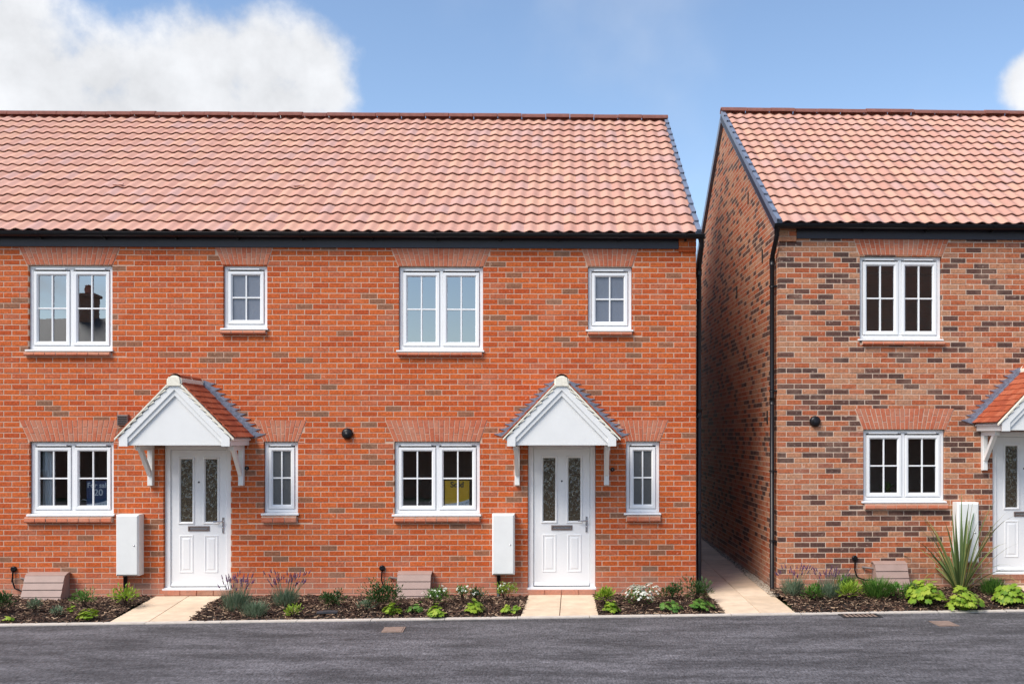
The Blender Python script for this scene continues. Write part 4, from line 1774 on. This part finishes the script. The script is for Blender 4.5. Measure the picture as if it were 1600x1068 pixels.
# pale curtain at the edge of the for sale window
t_ = thing('curtain', 'pale grey curtain edge inside the for sale sign window', 'curtain', (LX(63), DN + .2, LZ(63, 800)))
b = MB()
n0 = 13
for i in range(n0):
    x, y = -.07 + .14 * i / (n0 - 1), .02 * sin(i * 1.57)
    b.v += [(x, y, 0), (x, y, 1.15)]
for i in range(n0 - 1):
    b.face((2 * i, 2 * i + 2, 2 * i + 3, 2 * i + 1), .5, True)
b.build('drape', 'poster_white', t_)
b = MB()
b.tube([(-.09, .0, 1.16), (.75, .0, 1.16)], .012, 8)
b.build('rail', 'chrome', t_)

# ------------------------------------------------------------------ road ironwork
def cover(px, py, label):
    p = ground_pt(px, py, 0)
    t_ = thing('surface_box', label, 'cover', (p.x, p.y, .001), radians(3), 'small rectangular covers set in the road')
    b = MB()
    b.ring(-.12, .12, -.12, .12, [(0, 0), (.0, 0)])
    b = MB()
    b.box(-.125, .125, -.16, .16, .001, .006)
    b.build('frame', 'terracotta_lid', t_)
    b = MB()
    b.box(-.105, .105, -.14, .14, .0065, .010)
    b.build('lid', 'terracotta_lid', t_)


cover(615, 983.5, 'small rusty brown cover in the road below the sold sign window')
cover(1475, 974, 'small rusty brown cover in the road in front of the spiky plant')
p = ground_pt(1350, 965.5, 0)
t_ = thing('drain_grate', 'slotted black drain grate at the road edge by the buff house', 'drain', (p.x, EY(p.x) - .13, .001), radians(3.2))
b = MB()
b.ring(-.24, .24, -.11, .11, [(0, 0), (.03, 0)])
b = MB()
b.box(-.25, .25, -.12, .12, .0005, .003)
b.build('pit', 'dark_gap', t_)
b = MB()
for xa, xb, ya, yb in ((-.25, .25, -.12, -.095), (-.25, .25, .095, .12), (-.25, -.225, -.0945, .0945), (.225, .25, -.0945, .0945)):
    b.box(xa, xb, ya, yb, .0035, .010)
b.build('frame', 'iron', t_)
bm_ = MB()
bm_.box(-.014, .014, -.0945, .0945, .0035, .009)
me = bm_.mesh('bar', 'terracotta_lid')
for i in range(7):
    link('bar', me, t_, loc=(-.18 + i * .06, 0, 0))

# ------------------------------------------------------------------ plants
def plant(px, py, label, name, kind, w, h, cat='plant', **kw):
    """px,py: where the plant meets the ground; w,h in metres"""
    p = ground_pt(px, py, .03)
    for _ in range(4):
        p = ground_pt(px, py, bed_z(p.x, p.y) if p.x < 12 else .03)
    z = bed_z(p.x, p.y)
    p.y = min(p.y, wall_y(p.x) - .10)
    t_ = thing(name, label, cat, (p.x, p.y, z - .005), rnd.uniform(0, 6))
    r = random.Random(int(px * 7 + py))
    kind(t_, w * 1.15, h * 1.1, r, **kw)
    return t_


def mound(t_, w, h, r, mat='foliage_green', n=260, L=.05, lw=.018, up=.5, flower=None, nf=0, fs=.018):
    b = MB()
    lobes = [(Vector((r.uniform(-.28, .28) * w, r.uniform(-.22, .22) * w, h * r.uniform(.3, .55))), r.uniform(.2, .34) * w) for _ in range(6)]
    for i in range(n):
        c, R = lobes[r.randrange(6)]
        a, e = r.uniform(0, 2 * pi), math.asin(r.uniform(-.35, 1))
        d = Vector((cos(a) * cos(e), sin(a) * cos(e), sin(e)))
        rr = r.uniform(.45, 1.05)
        p = c + Vector((d.x * R * rr, d.y * R * rr, d.z * min(R, h * .55) * rr))
        p.z = max(.005, min(p.z, h * 1.02))
        dd = (d + Vector((r.uniform(-.6, .6), r.uniform(-.6, .6), up + r.uniform(-.3, .5)))).normalized()
        leaf(b, p, dd, Vector((r.uniform(-.5, .5), r.uniform(-.5, .5), 1)), L * r.uniform(.7, 1.3), lw * r.uniform(.7, 1.3), min(1, max(0, .25 + .5 * r.random() + .2 * (rr - .7))))
    b.build('foliage', mat, t_)['kind'] = 'stuff'
    s = MB()
    for i in range(9):
        c, R = lobes[r.randrange(6)]
        s.tube([(0, 0, -.01), tuple(c * .5 + Vector((r.uniform(-.02, .02), 0, 0))), tuple(c + Vector((r.uniform(-.5, .5) * R, r.uniform(-.5, .5) * R, R * .4)))], [.005, .004, .002], 5, .2)
    s.build('stems', 'bark', t_)['kind'] = 'stuff'
    if flower:
        q = MB()
        for i in range(nf):
            c, R = lobes[r.randrange(6)]
            a, e = r.uniform(0, 2 * pi), r.uniform(.1, 1.5)
            d = Vector((cos(a) * cos(e), sin(a) * cos(e), sin(e)))
            p = c + Vector((d.x * R, d.y * R, d.z * min(R, h * .6))) * 1.08
            dd = (d + Vector((0, -.4, .3))).normalized()
            s1 = dd.orthogonal().normalized()
            s2 = dd.cross(s1)
            f_ = fs * r.uniform(.7, 1.2)
            for k in range(5):
                w0 = 2 * pi * k / 5
                pd = cos(w0) * s1 + sin(w0) * s2
                ps = -sin(w0) * s1 + cos(w0) * s2
                q.quad(p, p + pd * f_ * .6 + ps * f_ * .38, p + pd * f_ + dd * f_ * .2, p + pd * f_ * .6 - ps * f_ * .38, r.random())
        q.build('flowers', flower, t_)['kind'] = 'stuff'


def tuft(t_, w, h, r, mat='foliage_grey', n=260, lw=.006, flower=None, nf=0, fh=.2, lean=1.0):
    """upright fine leaves, lavender when it flowers"""
    b = MB()
    for i in range(n):
        a, rr = r.uniform(0, 2 * pi), sqrt(r.random())
        base = Vector((cos(a) * rr * w * .28, sin(a) * rr * w * .28, r.uniform(0, h * .45)))
        e = r.uniform(.5, 1.35)
        d = Vector((cos(a) * rr * lean + r.uniform(-.35, .35), sin(a) * rr * lean + r.uniform(-.35, .35), 1.1)).normalized()
        leaf(b, base, d, Vector((cos(a), sin(a), .3)), h * r.uniform(.35, .62), lw * r.uniform(.8, 1.5), r.random(), .3, .5)
    b.build('foliage', mat, t_)['kind'] = 'stuff'
    if flower:
        s, q = MB(), MB()
        for i in range(nf):
            a, rr = r.uniform(0, 2 * pi), sqrt(r.random())
            p0 = Vector((cos(a) * rr * w * .25, sin(a) * rr * w * .25, h * .5))
            p2 = p0 + Vector((cos(a) * rr * w * .35 + r.uniform(-.05, .05), sin(a) * rr * w * .2, fh * r.uniform(.55, 1.05)))
            pm = (p0 + p2) / 2 + Vector((r.uniform(-.015, .015), 0, 0))
            s.tube([p0, pm, p2], .0018, 4, .4, False)
            for k in range(5):
                c = p2 + (p2 - pm).normalized() * (k * .011 - .01)
                R = .012 * (1 - .12 * k)
                n = len(q.v)
                a0 = r.uniform(0, 3)
                for j in range(4):
                    q.v.append((c.x + R * cos(a0 + j * pi / 2), c.y + R * sin(a0 + j * pi / 2), c.z))
                q.v += [(c.x, c.y, c.z + .012), (c.x, c.y, c.z - .006)]
                tn = r.random()
                for j in range(4):
                    q.face((n + j, n + (j + 1) % 4, n + 4), tn)
                    q.face((n + (j + 1) % 4, n + j, n + 5), tn)
        s.build('stems', 'foliage_grey', t_)['kind'] = 'stuff'
        q.build('flowers', flower, t_)['kind'] = 'stuff'


def heuchera(t_, w, h, r, mat='foliage_lime', n=60, ls=.055):
    """broad lobed leaves on short stalks"""
    b, s = MB(), MB()
    for i in range(n):
        a, rr = r.uniform(0, 2 * pi), sqrt(r.random())
        top = Vector((cos(a) * rr * w * .46, sin(a) * rr * w * .42, h * (1 - .62 * rr * rr) * r.uniform(.45, 1.08)))
        s.tube([(cos(a) * .02, sin(a) * .02, 0), tuple(top * .6 + Vector((0, 0, h * .12))), tuple(top)], .0025, 4, .5, False)
        nrm = Vector((cos(a) * rr * .8 + r.uniform(-.3, .3), sin(a) * rr * .8 - .35 + r.uniform(-.3, .3), 1)).normalized()
        s1 = nrm.cross(Vector((sin(a), -cos(a), .1))).normalized()
        s2 = nrm.cross(s1)
        R = ls * r.uniform(.65, 1.2)
        tn = r.random()
        n0 = len(b.v)
        b.v.append(tuple(top))
        k = 14
        for j in range(k):
            w0 = 2 * pi * j / k
            q = R * (1.0 if j % 2 else .78) * (.55 if j == 0 else 1)
            dz = -.18 * q + .12 * R * ((j % 4) == 1)
            b.v.append(tuple(top + s1 * cos(w0) * q + s2 * sin(w0) * q + nrm * dz))
        for j in range(k):
            b.face((n0, n0 + 1 + j, n0 + 1 + (j + 1) % k), min(1, max(0, tn + r.uniform(-.1, .1))))
    b.build('foliage', mat, t_)['kind'] = 'stuff'
    s.build('stems', mat, t_)['kind'] = 'stuff'


def straps(t_, w, h, r, mat='foliage_strap', n=60, lw=.036):
    """long arching sword leaves"""
    b = MB()
    for i in range(n):
        a = r.uniform(0, 2 * pi)
        lean = r.uniform(.0, 1.25)
        L = h * r.uniform(.6, 1.08) * (1.05 - .25 * lean)
        drp = lean * r.uniform(.6, 1.9)
        tn = r.random()
        edge = min(1, tn + .45) if r.random() < .5 else tn
        pts = []
        p = Vector((cos(a) * .03, sin(a) * .03, 0))
        el = radians(89) - lean * radians(42)
        seg = 8
        for k in range(seg + 1):
            pts.append(p.copy())
            d = Vector((cos(a) * cos(el), sin(a) * cos(el), sin(el)))
            p = p + d * (L / seg)
            el -= drp * (.05 + .09 * k / seg) * (2.4 if k > 4 else 1)
        tw = r.uniform(-.5, .5)
        sd_ = Vector((-sin(a + tw), cos(a + tw), 0))
        n0 = len(b.v)
        for k, q in enumerate(pts):
            u = k / seg
            ww = lw * (.75 + .5 * u if u < .4 else .95 * (1 - ((u - .4) / .6) ** 1.8)) * .5 + .0008
            out = Vector((cos(a), sin(a), .3)) * ww * .35
            b.v += [tuple(q - sd_ * ww + out), tuple(q - sd_ * ww * .7 + out * .6), tuple(q), tuple(q + sd_ * ww * .7 + out * .6), tuple(q + sd_ * ww + out)]
        for k in range(seg):
            for j in range(4):
                c = n0 + 5 * k + j
                b.face((c, c + 1, c + 6, c + 5), edge if j in (0, 3) else tn * .7, True)
    b.build('foliage', mat, t_)['kind'] = 'stuff'


dk = dict(mat='foliage_dark', n=520, L=.035, lw=.016)
# left bed
plant(6, 958, 'dark green bushy shrub cut by the left edge of the picture', 'shrub', mound, .34, .33, 'shrub', **dk)
plant(54, 956, 'small grey green plant in front of the left gas meter box', 'shrub', mound, .22, .17, mat='foliage_grey', n=200, L=.04, lw=.012)
plant(14, 971, 'tiny lime green seedling near the road at the far left', 'bedding_plant', heuchera, .12, .08, n=14, ls=.03)
plant(88, 963, 'low grey leaved plant right of the left gas meter box', 'bedding_plant', mound, .2, .13, mat='foliage_grey', n=150, L=.04, lw=.012)
plant(130, 949, 'loose green shrub between the gas meter box and the white meter box', 'shrub', mound, .32, .26, 'shrub', mat='foliage_green', n=280, L=.04, lw=.015)
plant(137, 967, 'lime and silver bedding plant near the road in the left bed', 'bedding_plant', heuchera, .26, .14, n=34, ls=.035)
plant(112, 955, 'tiny yellow green sprig in the left bed', 'bedding_plant', heuchera, .1, .1, n=12, ls=.026)
plant(192, 946, 'yellow green shrub under the left white meter box', 'shrub', mound, .34, .27, 'shrub', mat='foliage_lime', n=300, L=.045, lw=.02)
# middle bed
plant(369, 954, 'lavender with dark purple spikes right beside the left door path', 'lavender', tuft, .42, .28, 'lavender', mat='foliage_grey', n=420, flower='petal_purple', nf=44, fh=.28)
plant(398, 963, 'silver grey cushion plant in front of the lavenders', 'bedding_plant', tuft, .36, .22, mat='foliage_grey', n=420, lean=1.5)
plant(446, 947, 'second lavender with purple spikes, right of the silver cushion', 'lavender', tuft, .44, .25, 'lavender', mat='foliage_grey', n=420, flower='petal_purple', nf=44, fh=.30)
plant(458, 963, 'small yellow green plant in front of the second lavender', 'bedding_plant', mound, .28, .15, mat='foliage_lime', n=130, L=.045, lw=.014)
plant(515, 947, 'low dark green shrub midway along the middle bed', 'shrub', mound, .32, .2, 'shrub', **dk)
plant(590, 952, 'large dark green shrub left of the brown gas meter box', 'shrub', mound, .58, .36, 'shrub', mat='foliage_dark', n=900, L=.04, lw=.018)
plant(571, 956, 'silvery little plant at the foot of the large dark shrub', 'bedding_plant', mound, .2, .15, mat='foliage_grey', n=160, L=.04, lw=.012)
plant(612, 960, 'lime green leafy plant in front of the large dark shrub', 'bedding_plant', heuchera, .26, .15, n=36, ls=.036)
plant(647, 956, 'flat green plant in front of the brown gas meter box', 'bedding_plant', heuchera, .22, .1, mat='foliage_green', n=26, ls=.03)
plant(679, 947, 'white flowered green shrub at the right of the gas meter box', 'shrub', mound, .36, .27, 'shrub', mat='foliage_green', n=380, L=.04, lw=.014, flower='petal_white', nf=20, fs=.02)
plant(680, 964, 'lime leafy plant near the road below the white flowered shrub', 'bedding_plant', heuchera, .24, .16, n=36, ls=.04)
plant(723, 943, 'tall thin white flowered plant in the middle bed', 'shrub', mound, .22, .30, 'shrub', mat='foliage_green', n=240, L=.04, lw=.013, flower='petal_white', nf=24, fs=.02)
plant(746, 943, 'short white flowered plant just right of the tall thin one', 'shrub', mound, .24, .22, 'shrub', mat='foliage_dark', n=260, L=.04, lw=.013, flower='petal_white', nf=18, fs=.02)
plant(743, 958, 'lime green leafy plant in front of the two white flowered plants', 'bedding_plant', heuchera, .28, .17, n=40, ls=.042)
plant(789, 938, 'pale yellow green flowering shrub under the middle white meter box', 'shrub', mound, .33, .29, 'shrub', mat='foliage_lime', n=340, L=.035, lw=.014, flower='petal_white', nf=26, fs=.02)
plant(792, 957, 'small bright green seedling left of the right door path', 'bedding_plant', heuchera, .14, .11, n=16, ls=.034)
plant(806, 957, 'smallest green seedling touching the right door path', 'bedding_plant', heuchera, .10, .1, n=10, ls=.034)
# bed right of the door
plant(943, 946, 'upright lime green plant right beside the right door path', 'bedding_plant', mound, .24, .28, mat='foliage_lime', n=200, L=.06, lw=.025)
plant(956, 956, 'low lime leafy plant in front of the upright lime one', 'bedding_plant', heuchera, .22, .15, n=34, ls=.04)
plant(994, 946, 'mound covered in white flowers under the narrow window', 'flowering_plant', mound, .48, .25, 'flowers', mat='foliage_green', n=300, L=.04, lw=.014, flower='petal_white', nf=190, fs=.022)
plant(1047, 937, 'dark green low shrub right of the white flower mound', 'shrub', mound, .36, .2, 'shrub', **dk)
plant(1048, 953, 'low fresh green plant in front of the dark shrub by the side path', 'bedding_plant', heuchera, .3, .13, mat='foliage_green', n=36, ls=.035)
plant(1086, 938, 'dark spiky shrub at the corner by the black downpipe', 'shrub', mound, .42, .30, 'shrub', mat='foliage_dark', n=560, L=.055, lw=.013)
plant(1096, 952, 'spreading bright green plant at the edge of the side path', 'bedding_plant', heuchera, .36, .13, mat='foliage_green', n=44, ls=.04)
# right house bed
plant(1240, 930, 'grey lavender at the corner of the buff house beside the path', 'lavender', tuft, .4, .24, 'lavender', mat='foliage_grey', n=420, flower='petal_purple', nf=30, fh=.27)
plant(1267, 939, 'fresh green strappy plant in front of the corner lavender', 'bedding_plant', mound, .34, .2, mat='foliage_green', n=180, L=.07, lw=.02)
plant(1295, 934, 'second grey lavender under the round vent', 'lavender', tuft, .42, .24, 'lavender', mat='foliage_grey', n=420, flower='petal_purple', nf=30, fh=.27)
plant(1321, 926, 'upright green tuft right of the second grey lavender', 'bedding_plant', tuft, .3, .27, mat='foliage_green', n=260, lw=.01)
plant(1331, 939, 'yellow green strappy plant left of the grassy mound', 'bedding_plant', mound, .34, .25, mat='foliage_lime', n=190, L=.085, lw=.018)
plant(1370, 936, 'grassy deep green mound in front of the buff house gas meter box', 'grass_tuft', tuft, .46, .30, mat='foliage_green', n=520, lw=.008, lean=1.4)
plant(1401, 942, 'mid green leafy plant between the grassy mound and the lime clump', 'bedding_plant', mound, .34, .23, mat='foliage_green', n=230, L=.06, lw=.022)
plant(1444, 946, 'large lime clump of round lobed leaves left of the spiky plant', 'bedding_plant', heuchera, .54, .30, n=90, ls=.055)
plant(1500, 926, 'tall spiky strap leaved plant in front of the white meter box', 'strap_plant', straps, 1.0, 1.25, n=52, lw=.036)
plant(1508, 950, 'lime clump of lobed leaves in front of the spiky plant', 'bedding_plant', heuchera, .48, .28, n=70, ls=.055)
plant(1550, 929, 'dark green tuft between the spiky plant and the white door', 'grass_tuft', tuft, .36, .26, mat='foliage_green', n=380, lw=.008, lean=1.3)
plant(1578, 945, 'rightmost lime clump of lobed leaves beside the door path', 'bedding_plant', heuchera, .42, .26, n=80, ls=.058)
plant(1425, 930, 'low green filler plant behind the large lime clump', 'bedding_plant', tuft, .3, .2, mat='foliage_green', n=200, lw=.01)
# flat dark slate in the bark
p = ground_pt(511, 956, .05)
t_ = thing('slate_piece', 'flat dark slate lying on the bark by the low dark shrub', 'slate', (p.x, p.y, bed_z(p.x, p.y) + .014), .2)
b = MB()
b.prism([(-.13, 0), (.12, -.004), (.13, .012), (.02, .02), (-.12, .014)], -.06, .07)
b.build('slab', 'slate_roof', t_)

# ------------------------------------------------------------------ across the street (seen in the window panes)
def far_house(name, label, x0, x1, y0, y1, ze, zr, gable_front, chimney=None):
    t_ = thing(name, label, 'house', ((x0 + x1) / 2, y0, 0), pi)
    w, d = (x1 - x0), (y0 - y1)
    b = MB()
    if gable_front:
        b.prism([(-w / 2, -.05), (w / 2, -.05), (w / 2, ze), (0, zr), (-w / 2, ze)], 0, d)
    else:
        b.prism_x([(0, -.05), (0, ze), (d / 2, zr - .05), (d, ze), (d, -.05)], -w / 2, w / 2)
    b.build('wall', 'brick_far', t_)
    b = MB()
    if gable_front:
        for s_ in (-1, 1):
            b.prism([(s_ * (w / 2 + .2), ze - .2), (s_ * (w / 2 + .2), ze), (0, zr + .2), (0, zr)], -.15, d + .15)
    else:
        b.prism_x([(-.25, ze - .1), (-.25, ze + .06), (d / 2, zr + .15), (d + .25, ze + .06), (d + .25, ze - .1), (d / 2, zr)], -w / 2 - .1, w / 2 + .1)
    R = b.build('roof', 'slate_roof', t_)
    if chimney is not None:
        b = MB()
        b.box(chimney - .35, chimney + .35, d / 2 - .3, d / 2 + .3, zr - .5, zr + 1.0)
        b.box(chimney - .42, chimney + .42, d / 2 - .37, d / 2 + .37, zr + 1.001, zr + 1.12)
        b.build('chimney', 'brick_far', R)
        b = MB()
        b.lathe([(.13, 0), (.11, .35), (.13, .36), (.09, .4)], (chimney, d / 2, zr + 1.121), 'z', 14)
        b.build('chimney_pot', 'ridge_clay', R)
    for k, fx in enumerate((-.28, .28)):
        for z in (.95, 3.4):
            wd = bpy.data.objects.new('window', None)
            COL.objects.link(wd)
            wd.parent = t_
            b = MB()
            b.ring(fx * w - .6, fx * w + .6, z, z + 1.15, [(0, .02), (0, -.03), (.07, -.03), (.07, .0)])
            b.build('frame', 'upvc', wd)
            b = MB()
            b.quad((fx * w - .54, -.012, z + .06), (fx * w + .54, -.012, z + .06), (fx * w + .54, -.012, z + 1.09), (fx * w - .54, -.012, z + 1.09))
            b.build('pane', 'black_plastic', wd)
    return t_


far_house('opposite_house', 'slate roofed brick house with a chimney, behind the viewer to the left', -27, -17.5, -9, -17, 4.7, 6.9, False, chimney=-2.6)
far_house('opposite_house', 'tall brick gable end across the street, behind the viewer to the right', 8.0, 17.5, -9, -18, 7.2, 11.0, True)
t_ = thing('garden_wall', 'long brown brick garden wall across the street behind the viewer', 'wall', (-4.7, -9, 0))
b = MB()
b.box(-12.5, 12.4, -.12, .12, -.05, 2.3)
b.build('wall', 'brick_far', t_)
b = MB()
b.box(-12.5, 12.4, -.16, .16, 2.302, 2.36)
b.build('coping', 'ridge_clay', t_)
